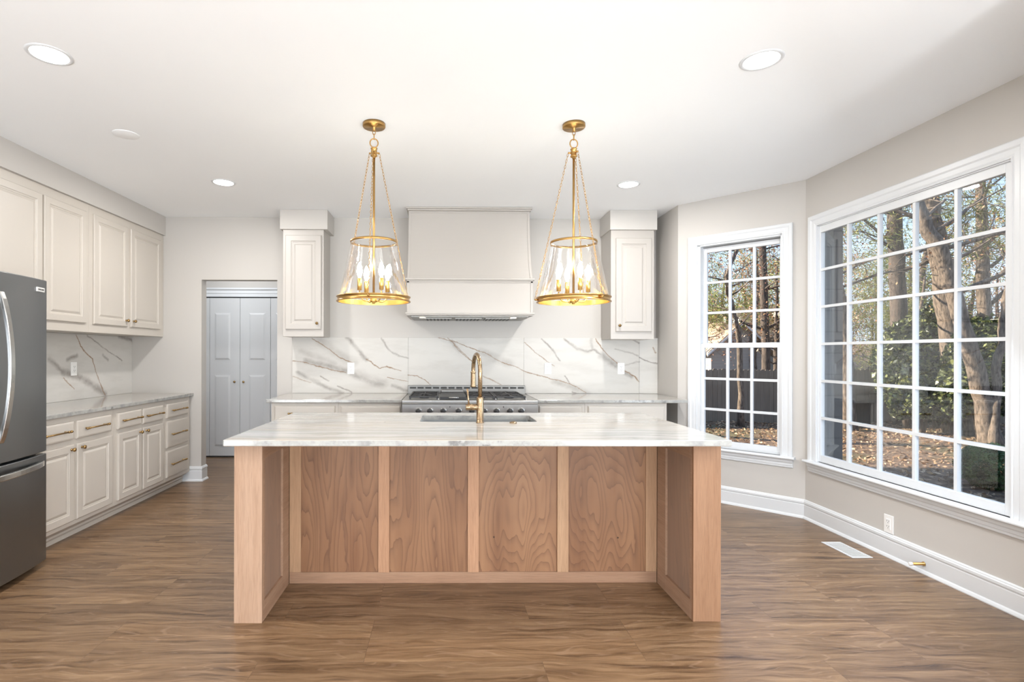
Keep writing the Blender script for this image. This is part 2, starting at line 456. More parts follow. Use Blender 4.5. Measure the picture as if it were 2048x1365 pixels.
VEINS_BACK = [(-1.38,1.483,-1.213,1.361,0.006,0.7,1),(-1.213,1.361,-1.102,1.288,0.006,0.7,1),(-1.102,1.288,-0.957,1.227,0.006,0.7,1),(-1.302,1.45,-1.146,1.338,0.03,0.25,0),(-1.146,1.338,-0.957,1.239,0.03,0.25,0),(-1.59,1.243,-1.446,1.232,0.006,0.8,1),(-1.446,1.232,-1.213,1.16,0.006,0.8,1),(-1.213,1.16,-1.035,1.127,0.006,0.8,1),(-1.446,1.249,-1.213,1.194,0.022,0.45,0),(-1.213,1.194,-1.035,1.144,0.022,0.45,0),(-1.035,1.144,-0.868,1.066,0.022,0.45,0),(-0.868,1.066,-0.756,1.027,0.022,0.45,0),(-0.756,1.027,-0.656,0.994,0.022,0.45,0),(-1.024,1.495,-0.924,1.372,0.014,0.55,0),(-0.924,1.372,-0.824,1.261,0.014,0.55,0),(-0.824,1.261,-0.69,1.178,0.007,0.6,1),(-0.69,1.178,-0.612,1.189,0.007,0.6,1),(-0.612,1.189,-0.467,1.145,0.007,0.6,1),(-0.668,1.484,-0.596,1.373,0.006,0.45,0),(-0.596,1.373,-0.49,1.306,0.006,0.45,0),(-0.49,1.306,-0.389,1.282,0.006,0.45,0),(-1.534,1.126,-1.368,1.048,0.014,0.45,0),(-1.368,1.048,-1.234,0.971,0.014,0.45,0),(-1.234,0.971,-1.079,0.915,0.014,0.45,0),(-1.579,1.082,-1.39,1.026,0.006,0.5,1),(-1.301,1.093,-1.212,1.038,0.005,0.5,0),(-1.123,0.988,-0.979,0.921,0.006,0.6,0),(-0.389,1.1,-0.289,1.095,0.005,0.95,1),(-0.289,1.095,-0.154,1.0,0.005,0.95,1),(-0.601,1.072,-0.389,1.033,0.005,0.6,1),(-0.556,0.994,-0.389,0.933,0.012,0.4,0),(0.023,1.492,0.096,1.408,0.005,0.7,1),(0.096,1.408,0.169,1.33,0.005,0.7,1),(0.169,1.33,0.303,1.219,0.005,0.7,1),(0.057,1.453,0.146,1.352,0.014,0.35,0),(-1.502,1.349,-1.146,1.216,0.02,0.2,0),(-0.923,1.105,-0.645,1.016,0.03,0.22,0),(-0.095,1.502,0.148,1.43,0.0055,0.7,1),(0.148,1.43,0.368,1.351,0.0055,0.7,1),(0.368,1.351,0.539,1.266,0.0055,0.7,1),(0.539,1.266,0.814,1.144,0.0055,0.7,1),(0.814,1.144,1.028,1.09,0.0055,0.7,1),(1.028,1.09,1.298,1.011,0.0055,0.7,1),(1.298,1.011,1.469,0.919,0.0055,0.7,1),(0.368,1.345,0.539,1.272,0.028,0.3,0),(0.539,1.272,0.673,1.223,0.028,0.3,0),(1.126,1.041,1.322,0.98,0.022,0.35,0),(1.322,0.98,1.494,0.907,0.022,0.35,0),(0.087,1.429,0.148,1.369,0.004,0.6,1),(0.148,1.369,0.307,1.211,0.004,0.6,1),(0.393,1.101,0.576,1.004,0.008,0.45,1),(0.82,1.443,0.93,1.34,0.006,0.45,1),(0.93,1.34,1.126,1.2,0.006,0.45,1),(1.003,1.48,1.113,1.371,0.006,0.55,0),(1.113,1.371,1.187,1.261,0.006,0.55,0),(1.235,1.481,1.37,1.384,0.01,0.5,0),(1.37,1.384,1.481,1.359,0.01,0.5,0),(1.481,1.359,1.554,1.372,0.01,0.5,0),(1.554,1.372,1.652,1.299,0.01,0.5,0),(1.652,1.299,1.775,1.189,0.01,0.5,0),(1.628,1.311,1.787,1.201,0.026,0.5,0),(1.566,1.482,1.652,1.36,0.006,0.75,1),(1.652,1.36,1.787,1.226,0.006,0.75,1),(1.873,1.152,1.984,1.091,0.008,0.9,1),(1.984,1.091,2.019,1.042,0.008,0.9,1),(1.861,1.14,1.947,1.091,0.016,0.5,0),(1.517,1.482,1.53,1.372,0.012,0.3,0),(1.248,1.096,1.298,1.011,0.005,0.6,0),(2.02,1.293,2.131,1.245,0.005,0.6,0),(2.131,1.245,2.205,1.226,0.005,0.6,0),(2.149,1.397,2.178,1.349,0.008,0.7,1),(1.775,1.384,2.008,1.305,0.006,0.35,0),(1.873,1.213,2.018,1.25,0.006,0.35,0),(1.959,1.477,2.02,1.44,0.006,0.6,0),(1.322,0.932,1.39,0.907,0.006,0.6,0)]
VEINS_LEFT = [(4.698,1.486,4.787,1.357,0.007,0.85,1),(4.787,1.357,4.907,1.267,0.007,0.85,1),(4.907,1.267,4.977,1.118,0.007,0.85,1),(4.977,1.118,5.092,0.925,0.007,0.85,1),(4.839,1.483,5.061,1.378,0.005,0.6,0),(5.061,1.378,5.353,1.252,0.005,0.6,0),(4.589,1.262,4.711,1.304,0.012,0.6,0),(4.537,1.161,4.788,1.091,0.022,0.6,0),(4.788,1.091,4.949,1.019,0.022,0.6,0),(4.949,1.019,5.092,0.935,0.022,0.6,0),(4.537,1.111,4.674,1.01,0.006,0.7,1),(5.304,1.499,5.537,1.465,0.014,0.6,0),(5.062,1.303,5.135,1.255,0.01,0.4,0),(4.384,1.272,4.537,1.161,0.015,0.5,0)]

for _v in (VEINS_BACK, VEINS_LEFT):
    _v[:] = [(a, b, c, d, w * (1.5 if k else 2.4), min(1.0, s * 1.6), k) for (a, b, c, d, w, s, k) in _v]
M['marble_back'] = marble('veined_marble_back', VEINS_BACK, 0)
M['marble_left'] = marble('veined_marble_left', VEINS_LEFT, 1)

# outside
def bark(name, a, b):
    m = NT(name)
    co = m.mapping(m.coord(), scale=(1, 1, .25))
    n = m.noise(co, 22, 5, .65)
    return m.pbr(m.mix(m.ramp(n, [(.35, 0.0), (.65, 1.0)]), a, b), .9, 0, m.bump(n, .6, .03))
M['bark'] = bark('grey_bark', (.045, .034, .026), (.22, .17, .13))
M['bark_d'] = bark('dark_bark', (.035, .028, .024), (.12, .09, .07))
def leafm(name, cols, rough=.55):
    m = NT(name)
    n = m.n('ObjectInfo')
    co = m.coord()
    v = m.noise(co, 2.3, 4, .7)
    k = m.n('TexWhiteNoise', {'noise_dimensions': '3D'}, Vector=m.vec('SNAP', co, (.11, .11, .11))).outputs[0]
    c = m.ramp(m.math('ADD', m.math('MULTIPLY', v, .5), m.math('MULTIPLY', k, .5)), [(.25, cols[0]), (.5, cols[1]), (.75, cols[2])])
    d = m.n('BsdfPrincipled', None, Base_Color=c, Roughness=rough)
    t = m.n('BsdfTranslucent', None, Color=c)
    mx = m.n('MixShader', None, Fac=.2); m.set(mx.inputs[1], d.outputs[0]); m.set(mx.inputs[2], t.outputs[0])
    m.t.links.new(mx.outputs[0], m.out.inputs[0])
    return m.m
M['leaf_dark'] = leafm('dark_evergreen_leaf', [(.008, .014, .006), (.030, .050, .016), (.26, .28, .10)], .3)  # brightest stop paints leaf highlights into the colour
M['leaf_boxwood'] = leafm('boxwood_leaf', [(.02, .048, .015), (.05, .115, .033), (.12, .21, .06)], .5)
M['leaf_pine'] = leafm('pine_needle_clump', [(.07, .10, .02), (.20, .22, .05), (.40, .38, .10)])
M['leaf_brown'] = leafm('dry_brown_leaf', [(.12, .05, .025), (.34, .17, .08), (.60, .40, .22)])
M['leaf_red'] = leafm('dry_red_leaf', [(.10, .03, .02), (.26, .09, .05), (.42, .24, .15)])
M['litter'] = leafm('fallen_leaf', [(.10, .055, .03), (.30, .18, .10), (.62, .44, .27)])
def ground_mat():
    m = NT('leafy_ground')
    co = m.n('NewGeometry').outputs['Position']
    n = m.noise(co, 9, 8, .75); g = m.noise(co, .5, 3, .5)
    c = m.ramp(n, [(.3, (.045, .028, .018)), (.5, (.15, .095, .060)), (.68, (.34, .23, .14))])
    c = m.mix(m.math('MULTIPLY', m.ramp(g, [(.5, 0.0), (.62, 1.0)]), .5), c, (.09, .10, .035))
    return m.pbr(c, .95, 0, m.bump(n, .8, .05))
M['ground'] = ground_mat()
def fence_mat():
    m = NT('weathered_fence_wood')
    co = m.coord()
    n = m.noise(m.mapping(co, scale=(1, 1, .07)), 20, 5, .6); b = m.noise(m.mapping(co, scale=(7, 7, .02)), 1, 0)
    c = m.mix(n, (.13, .10, .075), (.36, .28, .21)); c = m.mix(b, c, (.17, .135, .10))
    return m.pbr(c, .9, 0, m.bump(n, .3, .01))
M['fence'] = fence_mat()
def siding(name, col):
    m = NT(name)
    s = m.n('SeparateXYZ', None, Vector=m.coord())
    f = m.math('FRACT', m.math('MULTIPLY', s.outputs[2], 6.0))
    c = m.mix(m.ramp(f, [(0, 1.0), (.08, 0.0)]), col, tuple(x * .55 for x in col))
    return m.pbr(c, .8, 0, m.bump(f, .3, .02))
M['siding'] = siding('grey_lap_siding', (.40, .375, .345))
M['siding_own'] = siding('grey_house_siding', (.12, .118, .118))
M['roof'] = paint('tan_shingle_roof', (.42, .32, .235), .9, .4, 12)

# ------------------------------------------------------------ room shell
CEIL = 2.74
YB = 5.53                      # face of the back wall
XL, XK, XR = -3.26, 2.20, 2.911  # left wall, kitchen return wall, bay wall
YK, YR0, YR1 = 5.0, 4.256, 2.56  # where the bay starts, where the window wall runs
YK2 = 1.82
YREAR = -3.2
TH = .14
def struct(o): return tag(o, kind='structure')

# floor and ceiling follow the room outline
struct(MB().box(-4.2, 3.05, YREAR - .1, 7.1, -.12, 0).build('floor', M['floor']))
ceil = [(-4.2, YREAR - .1), (XK + .1, YREAR - .1), (XK + .1, YK2 - .1), (XR + .12, YR1 - .05), (XR + .12, YR0 + .05), (XK + .1, YK + .1), (XK + .1, 7.1), (-4.2, 7.1)]
struct(fix_normals(MB().prism(ceil, 2, CEIL, CEIL + .15).build('ceiling', M['ceiling'])))

def wall(name, x0, x1, openings=(), loc=(0, 0, 0), rotz=0, th=TH, h=CEIL, mat='wall'):
    # local x along the wall, face at local y=0 looking to -y
    mb = MB()
    xs = x0
    for (a, b, c, d) in sorted(openings):
        if a > xs: mb.box(xs, a, 0, th, 0, h)
        if c > 0: mb.box(a, b, 0, th, 0, c)
        if d < h: mb.box(a, b, 0, th, d, h)
        xs = b
    if xs < x1: mb.box(xs, x1, 0, th, 0, h)
    return struct(mb.build(name, M[mat], loc=loc, rotz=rotz))

DOOR_X0, DOOR_X1, DOOR_H = -2.535, -1.752, 2.09
wall('wall_back', XL - .14, XK + .14, [(DOOR_X0, DOOR_X1, 0, DOOR_H)], (0, YB, 0), th=.11)
wall('wall_left', YREAR, YB, [], (XL, 0, 0), R(90))
wall('wall_return', -YB, -YK, [], (XK, 0, 0), R(-90))
# bay: facet, window wall, facet
BT = Vector((XR - XK, YR0 - YK, 0)); BLEN = BT.length
BANG = math.atan2(BT.y, BT.x)
W1 = dict(x0=.177, x1=.862, z0=.485, z1=2.33)
W2 = dict(y0=2.69, y1=4.12, z0=.485, z1=2.335)
wall('wall_bay_back', 0, BLEN, [(W1['x0'], W1['x1'], W1['z0'], W1['z1'])], (XK, YK, 0), BANG)
wall('wall_right', -YR0, -YR1, [(-W2['y1'], -W2['y0'], W2['z0'], W2['z1'])], (XR, 0, 0), R(-90))
BT2 = Vector((XK - XR, YK2 - YR1, 0)); BANG2 = math.atan2(BT2.y, BT2.x)
wall('wall_bay_front', 0, BT2.length, [(W1['x0'], W1['x1'], W1['z0'], W1['z1'])], (XR, YR1, 0), BANG2)
wall('wall_side', -YK2, -YREAR, [], (XK, 0, 0), R(-90))
wall('wall_front', -XK, -XL, [(-1.6, 2.1, .35, 2.45)], (0, YREAR, 0), R(180))

# hall behind the opening
YH = 6.79
wall('wall_hall', -4.1, -1.1, [(-3.40, -1.86, 0, 2.04)], (0, YH + .02, 0), th=.10)
wall('wall_hall_left', YB + .11, YH + .02, [], (-3.75, 0, 0), R(90), th=.1)
wall('wall_hall_right', -(YH + .02), -(YB + .11), [], (-1.30, 0, 0), R(-90), th=.1)

# soffit over the left wall cabinets
struct(MB().box(XL, -2.907, 2.6, YB, 2.545, CEIL).build('trim_1', M['wall']))

# baseboards: profile (out from wall, height)
BASE = [(0, 0), (.028, 0), (.028, .006), (.022, .016), (.014, .022), (.014, .108), (.011, .112), (.011, .118), (.017, .122), (.017, .136), (.012, .142), (.012, .146), (.006, .152), (0, .152)]
def baseboard(name, pts, closed=False):
    # pts: floor points of the wall face, the room is on the right-hand side of the direction of travel
    n = len(pts); P = [Vector((p[0], p[1], 0)) for p in pts]
    vs = []; m = len(BASE)
    for i in range(n):
        d0 = (P[i] - P[i - 1]).normalized() if i > 0 else None
        d1 = (P[i + 1] - P[i]).normalized() if i < n - 1 else None
        if d0 is None: d0 = d1
        if d1 is None: d1 = d0
        n0 = Vector((d0.y, -d0.x, 0)); n1 = Vector((d1.y, -d1.x, 0))
        b = n0 + n1; b = b / b.dot(n0)
        for (o, z) in BASE: vs.append(P[i] + b * o + Vector((0, 0, z)))
    fs = []
    for i in range(n - 1):
        for k in range(m):
            fs.append((i * m + k, (i + 1) * m + k, (i + 1) * m + (k + 1) % m, i * m + (k + 1) % m))
    fs.append(tuple(range(m))); fs.append(tuple((n - 1) * m + k for k in range(m))[::-1])
    return struct(fix_normals(MB().add(vs, fs).build(name, M['trim'])))
baseboard('baseboard_right', [(XK, YB), (XK, YK), (XR, YR0), (XR, YR1), (XK, YK2), (XK, YREAR)])
baseboard('baseboard_back', [(-2.745, YB), (DOOR_X0, YB), (DOOR_X0, YB + .11)])

# ------------------------------------------------------------ windows
def casing(mb, x0, x1, z0, z1, wd=.078):
    # mitred moulded casing on three sides around the opening, facing -y
    prof = [(0, .0), (0, .011), (.008, .013), (.012, .009), (.020, .012), (.045, .014), (.055, .020), (wd - .006, .022), (wd, .018), (wd, 0)]
    path = [((x0, z0), (-1, 0)), ((x0, z1), (-1, 1)), ((x1, z1), (1, 1)), ((x1, z0), (1, 0))]
    vs = []
    for (p, d) in path:
        for (o, t) in prof: vs.append((p[0] + d[0] * o, -t, p[1] + d[1] * o))
    m = len(prof); fs = []
    for i in range(3):
        for k in range(m - 1): fs.append((i * m + k, i * m + k + 1, (i + 1) * m + k + 1, (i + 1) * m + k))
    fs.append(tuple(range(m))); fs.append(tuple(3 * m + k for k in range(m))[::-1])
    return mb.add(vs, fs)

def sash(x0, x1, z0, z1, y, gx0, gx1, gz0, gz1, cols, rows, mt=.021, t=.035):
    mb = MB()
    mb.box(x0, gx0, y, y + t, z0, z1); mb.box(gx1, x1, y, y + t, z0, z1)
    mb.box(gx0, gx1, y, y + t, z0, gz0); mb.box(gx0, gx1, y, y + t, gz1, z1)
    mn = MB()
    for i in range(1, cols):
        c = gx0 + (gx1 - gx0) * i / cols
        mn.box(c - mt / 2, c + mt / 2, y + .004, y + t - .006, gz0, gz1)
    for j in range(1, rows):
        c = gz0 + (gz1 - gz0) * j / rows
        mn.box(gx0, gx1, y + .0035, y + t - .0065, c - mt / 2, c + mt / 2)
    gl = MB().box(gx0 - .004, gx1 + .004, y + t * .5, y + t * .5 + .003, gz0 - .004, gz1 + .004)
    return mb, mn, gl

def stool(x0, x1, a0, a1, z=.485, front=-.058, back=.06):
    p = [(back, z - .02), (front + .008, z - .02), (front, z - .013), (front, z - .006), (front + .006, z), (back, z)]
    s = MB(); s.prism(p, 0, x0, x1)
    ap = [(0, z - .02), (-.030, z - .02), (-.026, z - .045), (-.018, z - .055), (-.018, z - .072), (-.014, z - .076), (-.014, z - .088), (-.008, z - .094), (0, z - .094)]
    q = MB(); q.prism(ap, 0, a0, a1)
    return s, q

def double_hung(name, loc, rotz):
    w_ = empty(name, loc, rotz, kind='structure')
    x0, x1 = W1['x0'], W1['x1']; z0, z1 = W1['z0'], W1['z1']
    casing(MB(), x0, x1, z0, z1).build('casing', M['trim'], w_)
    jb = MB(); jb.box(x0 - .001, x0 + .028, .0, .13, z0, z1); jb.box(x1 - .012, x1 + .001, .0, .13, z0, z1); jb.box(x0, x1, .0, .13, z1 - .014, z1 + .001); jb.box(x0, x1, .02, .16, z0 - .005, z0 + .014)
    jb.build('jamb', M['trim'], w_)
    up, um, ug = sash(.204, .856, 1.400, 2.306, .062, .240, .830, 1.428, 2.262, 3, 3)
    s = up.build('upper_sash', M['trim'], w_, .003); um.build('muntins', M['trim'], s); ug.build('glass_pane', M['pane'], s)
    lo, lm, lg = sash(.202, .858, .499, 1.424, .024, .234, .822, .546, 1.384, 3, 3)
    s = lo.build('lower_sash', M['trim'], w_, .003); lm.build('muntins', M['trim'], s); lg.build('glass_pane', M['pane'], s)
    a, b = stool(.085, .962, .10, .945); a.build('window_sill', M['trim'], w_); b.build('apron', M['trim'], w_)
    return w_
double_hung('window_1', (XK, YK, 0), BANG)
double_hung('window_3', (XR, YR1, 0), BANG2)
# the big fixed window: local x = -y
w2 = empty('window_2', (XR, 0, 0), R(-90), kind='structure')
x0, x1 = -W2['y1'], -W2['y0']; z0, z1 = W2['z0'], W2['z1']
casing(MB(), x0, x1, z0, z1, .086).build('casing', M['trim'], w2)
jb = MB(); jb.box(x0 - .001, x0 + .006, 0, .046, z0, z1); jb.box(x1 - .006, x1 + .001, 0, .13, z0, z1); jb.box(x0, x1, 0, .13, z1 - .006, z1 + .001)
jb.build('jamb', M['trim'], w2)
fr, fm, fg = sash(x0, x1, z0, z1, .012, -4.100, -2.738, .541, 2.277, 5, 6, .020, .034)
s = fr.build('window_frame', M['trim'], w2, .003); fm.build('muntins', M['trim'], s); fg.build('glass_pane', M['pane'], s)
a, b = stool(-4.217, -2.575, -4.206, -2.59); a.build('window_sill', M['trim'], w2); b.build('apron', M['trim'], w2)
rv = MB(); rv.box(x0 - .02, x0 + .001, .047, .20, z0 - .05, z1 + .04)
rv.build('outer_jamb', M['siding_own'], w2)

# closet doors in the hall: two folding pairs
dr = empty('door_1', (0, YH, 0), 0, kind='structure')
leafs = [(-3.395, -3.012), (-3.008, -2.626), (-2.622, -2.238), (-2.234, -1.865)]
for i, (a, b) in enumerate(leafs):
    lf = MB()
    fs_, fe = (.055, .110) if i % 2 else (.105, .055)
    lf.box(a, b, 0, .03, .018, 2.032)
    o = lf.build('door_leaf', M['door'], dr, .002)
    for (c, d) in ((.135, 1.058), (1.233, 1.85)):
        pm = MB(); pm.rings(a + fs_, b - fe, c, d, [(0, -.004), (0, .0012), (.003, .0014), (.010, -.008 + .0095), (.030, .0095), (.034, .010)])
        pm.build('raised_panel', M['door'], o)
for kx in (-2.684, -2.570):
    MB().lathe([(.004, 0), (.004, -.018), (.013, -.022), (.015, -.030), (.010, -.037), (1e-6, -.038)], (kx, 0, .963), 'Y', 16).build('knob', M['bronze'], dr)
hc = MB()
hc.prism([(0, 2.046), (-.014, 2.046), (-.014, 2.085), (-.02, 2.09), (-.02, 2.125), (-.034, 2.14), (-.034, 2.16), (0, 2.16)], 0, -3.48, -1.78)
hc.build('head_casing', M['trim'], dr)
tk = MB(); tk.box(-3.4, -1.86, .004, .03, 2.033, 2.047); tk.box(-3.4, -1.86, .002, .09, .0005, .017)
tk.build('track', M['dark'], dr)
lamp('hall_light', 'AREA', (-2.5, 6.1, 2.70), 9, (.96, .98, 1.0), (0, 0, 0), shape='DISK', size=.3)

# ------------------------------------------------------------ backsplash slabs
def slab(nm, mb, mat, label, rz=None):
    return tag(mb.build(nm, M[mat], bevel=.0012, seg=1), label, 'backsplash', 'marble backsplash slabs')
slab('backsplash_slab', MB().box(-1.590, -.3905, 5.512, YB, .9145, 1.494), 'marble_back', 'white marble backsplash slab with bronze and grey veins, left of the range')
slab('backsplash_slab', MB().box(-.3895, .8135, 5.512, YB, .9145, 1.494), 'marble_back', 'white marble backsplash slab directly behind the range under the hood')
slab('backsplash_slab', MB().box(.8145, 2.0205, 5.512, YB, .9145, 1.494), 'marble_back', 'white marble backsplash slab with two outlets, right of the range')
mb = MB(); mb.prism([(2.0215, 5.512), (2.198, 5.472), (2.198, YB), (2.0215, YB)], 2, .9145, 1.494)
slab('backsplash_slab', mb, 'marble_back', 'narrow marble backsplash strip in the corner by the tall bay window')
tag(MB().box(XL, -3.25, 3.35, YB - .001, .9145, 1.494).build('backsplash_slab', M['marble_left'], bevel=.0012, seg=1), 'veined marble backsplash slab on the left wall behind the fridge side counter', 'backsplash', 'marble backsplash slabs')

# ------------------------------------------------------------ outlets
def outlet(loc, rotz, label):
    o = empty('wall_outlet', loc, rotz, label, 'outlet', 'white wall outlets')
    MB().box(-.036, .036, -.006, 0, -.059, .059).build('cover_plate', M['plate'], o, .002)
    f = MB().box(-.017, .017, -.009, -.005, -.034, .034).build('socket', M['plate'], o, .001)
    s = MB()
    for dz in (-.017, .017):
        s.box(-.0085, -.0060, -.0095, -.0088, dz - .001, dz + .008); s.box(.0060, .0085, -.0095, -.0088, dz - .001, dz + .008)
        s.lathe([(.0025, -.0095), (.0025, -.0088)], (0, 0, dz - .008), 'Y', 10)
    s.build('slots', M['dark'], f)
    return o
outlet((-.984, 5.512, 1.172), 0, 'white outlet on the marble backsplash between the left wall cabinet and the range')
outlet((1.064, 5.512, 1.172), 0, 'white outlet on the marble backsplash just right of the range')
outlet((1.829, 5.512, 1.175), 0, 'white outlet on the marble backsplash under the right-hand wall cabinet')
outlet((-3.25, 4.665, 1.187), R(90), 'white outlet on the left wall marble beside the fridge')
outlet((XR, 3.444, .214), R(-90), 'white outlet low on the wall under the big grid window')

# ------------------------------------------------------------ ceiling things
CANS = [((-1.880, 2.532), 'round recessed downlight in the ceiling nearest the top left corner of the picture'),
        ((1.513, 2.528), 'round recessed downlight in the ceiling nearest the big grid window'),
        ((-1.840, 4.404), 'small round recessed downlight in the ceiling before the left upper cabinets and doorway'),
        ((1.519, 4.396), 'small round recessed downlight in the ceiling in front of the right-hand wall cabinet')]
CAN_E = 15
def can(x, y, label):
    o = empty('recessed_downlight', (x, y, CEIL), 0, label, 'ceiling light', 'recessed ceiling downlights')
    MB().lathe([(.074, -.0005), (.082, -.006), (.093, -.004), (.096, 0)], (0, 0, 0), n=40, cap=False).build('trim_ring', M['trim'], o)
    MB().lathe([(1e-6, -.004), (.076, -.004), (.076, 0)], (0, 0, 0), n=40, cap=False).build('diffuser', M['led'], o)
    l = lamp('downlight_beam', 'AREA', (x, y, CEIL - .012), CAN_E, (1, .97, .94), (0, 0, 0), shape='DISK', size=.15)
    return o
for (x, y), lab in CANS: can(x, y, lab)
for x, y in ((-1.88, .66), (1.51, .66), (-1.88, -1.3), (1.51, -1.3)):  # unseen lamps added behind the camera for more light, without fixtures
    lamp('downlight_beam', 'AREA', (x, y, CEIL - .012), CAN_E, (1, .97, .94), (0, 0, 0), shape='DISK', size=.15)
sp = MB().lathe([(1e-6, -.0035), (.073, -.0035), (.077, -.002), (.078, 0)], (0, 0, 0), n=40).build('ceiling_cover_plate', M['ceiling'], loc=(-2.07, 3.45, CEIL))
tag(sp, 'flat round white cover plate on the ceiling before the left upper cabinets', 'ceiling plate')

# floor vent, door stop
fv = empty('floor_vent', (2.716, 3.562, 0), 0, 'white metal floor vent in the wood floor under the big grid window', 'floor vent')
mb = MB(); mb.box(-.068, -.052, -.144, .144, .0002, .005); mb.box(.052, .068, -.144, .144, .0002, .005); mb.box(-.052, .052, -.144, -.128, .0002, .005); mb.box(-.052, .052, .128, .144, .0002, .005)
mb.build('vent_frame', M['trim'], fv, .001)
MB().box(-.052, .052, -.128, .128, .0001, .0008).build('vent_backing', M['dark'], fv)
for i in range(17):
    y = -.122 + i * .01525
    s = MB(); s.box(-.052, .052, y, y + .0035, .0008, .0042); s.build('vent_slat', M['plate'], fv)
ds = empty('door_stop', (2.897, 3.176, .059), 0, 'small brass door stop with white tip on the right-hand baseboard', 'door stop')
MB().lathe([(.013, 0), (.013, -.004), (.0085, -.008), (.0085, -.072)], (0, 0, 0), 'X', 16).build('stem', M['brass'], ds)
MB().lathe([(.0085, -.072), (.0105, -.073), (.0105, -.088), (.007, -.092)], (0, 0, 0), 'X', 16).build('rubber_tip', M['plate'], ds)

# ------------------------------------------------------------ cabinets (local frame: x along the run, -y towards the room)
DOOR_R = [(0, 0), (0, .013), (.005, .018), (.050, .018), (.053, .0135), (.062, .0125), (.065, .0095), (.068, .0095), (.083, .0165), (.086, .017)]
DRAW_R = [(0, 0), (0, .012), (.004, .0155), (.012, .0178), (.016, .018)]
def panel(name, x0, x1, z0, z1, y, par, mat, rings=None):
    return fix_normals(MB().rings(x0, x1, z0, z1, rings or DOOR_R, y).build(name, M[mat], par))
def knob(x, y, z, par):
    MB().lathe([(.009, 0), (.010, -.002), (.0045, -.005), (.0045, -.012), (.012, -.016), (.0145, -.022), (.012, -.029), (1e-6, -.032)], (x, y, z), 'Y', 18).build('knob', M['bronze'], par)
def pull(xa, xb, y, z, par):
    p = MB()
    p.lathe([(.0055, xa), (.0055, xb)], (0, y - .032, z), 'X', 10)
    for x in (xa + .022, xb - .022):
        p.lathe([(.0075, 0), (.005, -.004), (.005, -.032)], (x, y, z), 'Y', 12)
        p.ball((x, y - .032, z), .009, 12)
    for x, s in ((xa, -1), (xb, 1)):
        p.lathe([(.0055, x - .008), (.0098, x), (.0085, x + .009), (1e-6, x + .012)] if s > 0 else [(1e-6, x - .012), (.0085, x - .009), (.0098, x), (.0055, x + .008)], (0, y - .032, z), 'X', 12)
    p.build('pull_handle', M['bronze'], par)

# left run: local x = world y, local y = XL - world x ... (empty at the wall, turned 90 degrees)
def lrun(name, label, cat, group): return empty(name, (XL, 0, 0), R(90), label, cat, group)
FY = -(XL * -1 - 2.645) * 1.0      # face frame of the base cabinets: world x -2.645
FY = -( -2.645 - XL)
def base_unit(x0, x1, label, drawers, doors, knobs=(), pulls=()):
    u = lrun('base_cabinet', label, 'cabinet', 'cream base cabinets on the left wall')
    b = MB(); b.box(x0, x1, FY, -.003, .105, .884); b.box(x0, x1, FY + .09, -.003, .0, .105)
    b.build('cabinet_body', M['cabinet'], u, .001)
    k = MB(); k.prism([(FY + .09, .0), (FY + .072, .0), (FY + .072, .03), (FY + .062, .045), (FY + .062, .06), (FY + .03, .085), (FY + .012, .105), (FY + .09, .105)], 0, x0, x1)
    fix_normals(k.build('toe_moulding', M['cabinet'], u))
    dd = []
    for d in drawers: dd.append(panel('drawer', *d, FY, u, 'cabinet', DRAW_R))
    for i, d in enumerate(doors): dd.append(panel('door', *d, FY, u, 'cabinet'))
    for (x, z, k) in knobs: knob(x, FY - .018, z, dd[k])
    for (a, b_, z, k) in pulls: pull(a, b_, FY - .016, z, dd[k])
    return u
base_unit(5.005, 5.503, 'cream base cabinet with three stacked drawers at the doorway end of the left run',
          [(5.040, 5.448, .710, .842), (5.038, 5.450, .425, .678), (5.036, 5.446, .142, .393)], [],
          pulls=[(5.105, 5.360, .778, 0), (5.095, 5.352, .551, 1), (5.090, 5.347, .265, 2)])
base_unit(4.246, 5.004, 'cream base cabinet with two doors and two drawers in the middle of the left run',
          [(4.290, 4.616, .712, .842), (4.640, 4.968, .708, .842)], [(4.292, 4.618, .138, .676), (4.640, 4.972, .138, .676)],
          knobs=[(4.585, .647, 2), (4.682, .647, 3)], pulls=[(4.325, 4.575, .778, 0), (4.670, 4.918, .776, 1)])
base_unit(3.350, 4.245, 'cream base cabinet next to the fridge, one door partly hidden by it',
          [(3.385, 3.785, .714, .842), (3.812, 4.205, .712, .842)], [(3.385, 3.785, .138, .676), (3.815, 4.215, .138, .676)],
          knobs=[(3.752, .645, 2), (3.858, .647, 3)], pulls=[(3.46, 3.71, .778, 0), (3.880, 4.125, .778, 1)])
ct = fix_normals(MB().box(XL + .001, -2.613, 3.33, YB - .001, .884, .914).build('countertop', M['stone'], bevel=.004))
tag(ct, 'pale streaked stone countertop on the left wall cabinets beside the fridge', 'countertop')

UY = -(-2.930 - XL)
def upper_unit(x0, x1, label, doors, knobs):
    u = lrun('wall_cabinet', label, 'cabinet', 'cream upper cabinets on the left wall')
    MB().box(x0, x1, UY, -.003, 1.496, 2.5445).build('cabinet_body', M['cabinet'], u, .001)
    dd = [panel('door', *d, UY, u, 'cabinet') for d in doors]
    for (x, z, k) in knobs: knob(x, UY - .018, z, dd[k])
upper_unit(4.381, YB - .002, 'cream upper cabinet with two doors and two bronze knobs, doorway end of the left wall', [(4.424, 4.893, 1.567, 2.477), (4.940, 5.455, 1.567, 2.477)], [(4.862, 1.622, 0), (4.975, 1.622, 1)])
upper_unit(3.356, 4.380, 'cream upper cabinet with two plain doors above and behind the fridge', [(3.400, 3.862, 1.567, 2.475), (3.880, 4.334, 1.567, 2.475)], [])

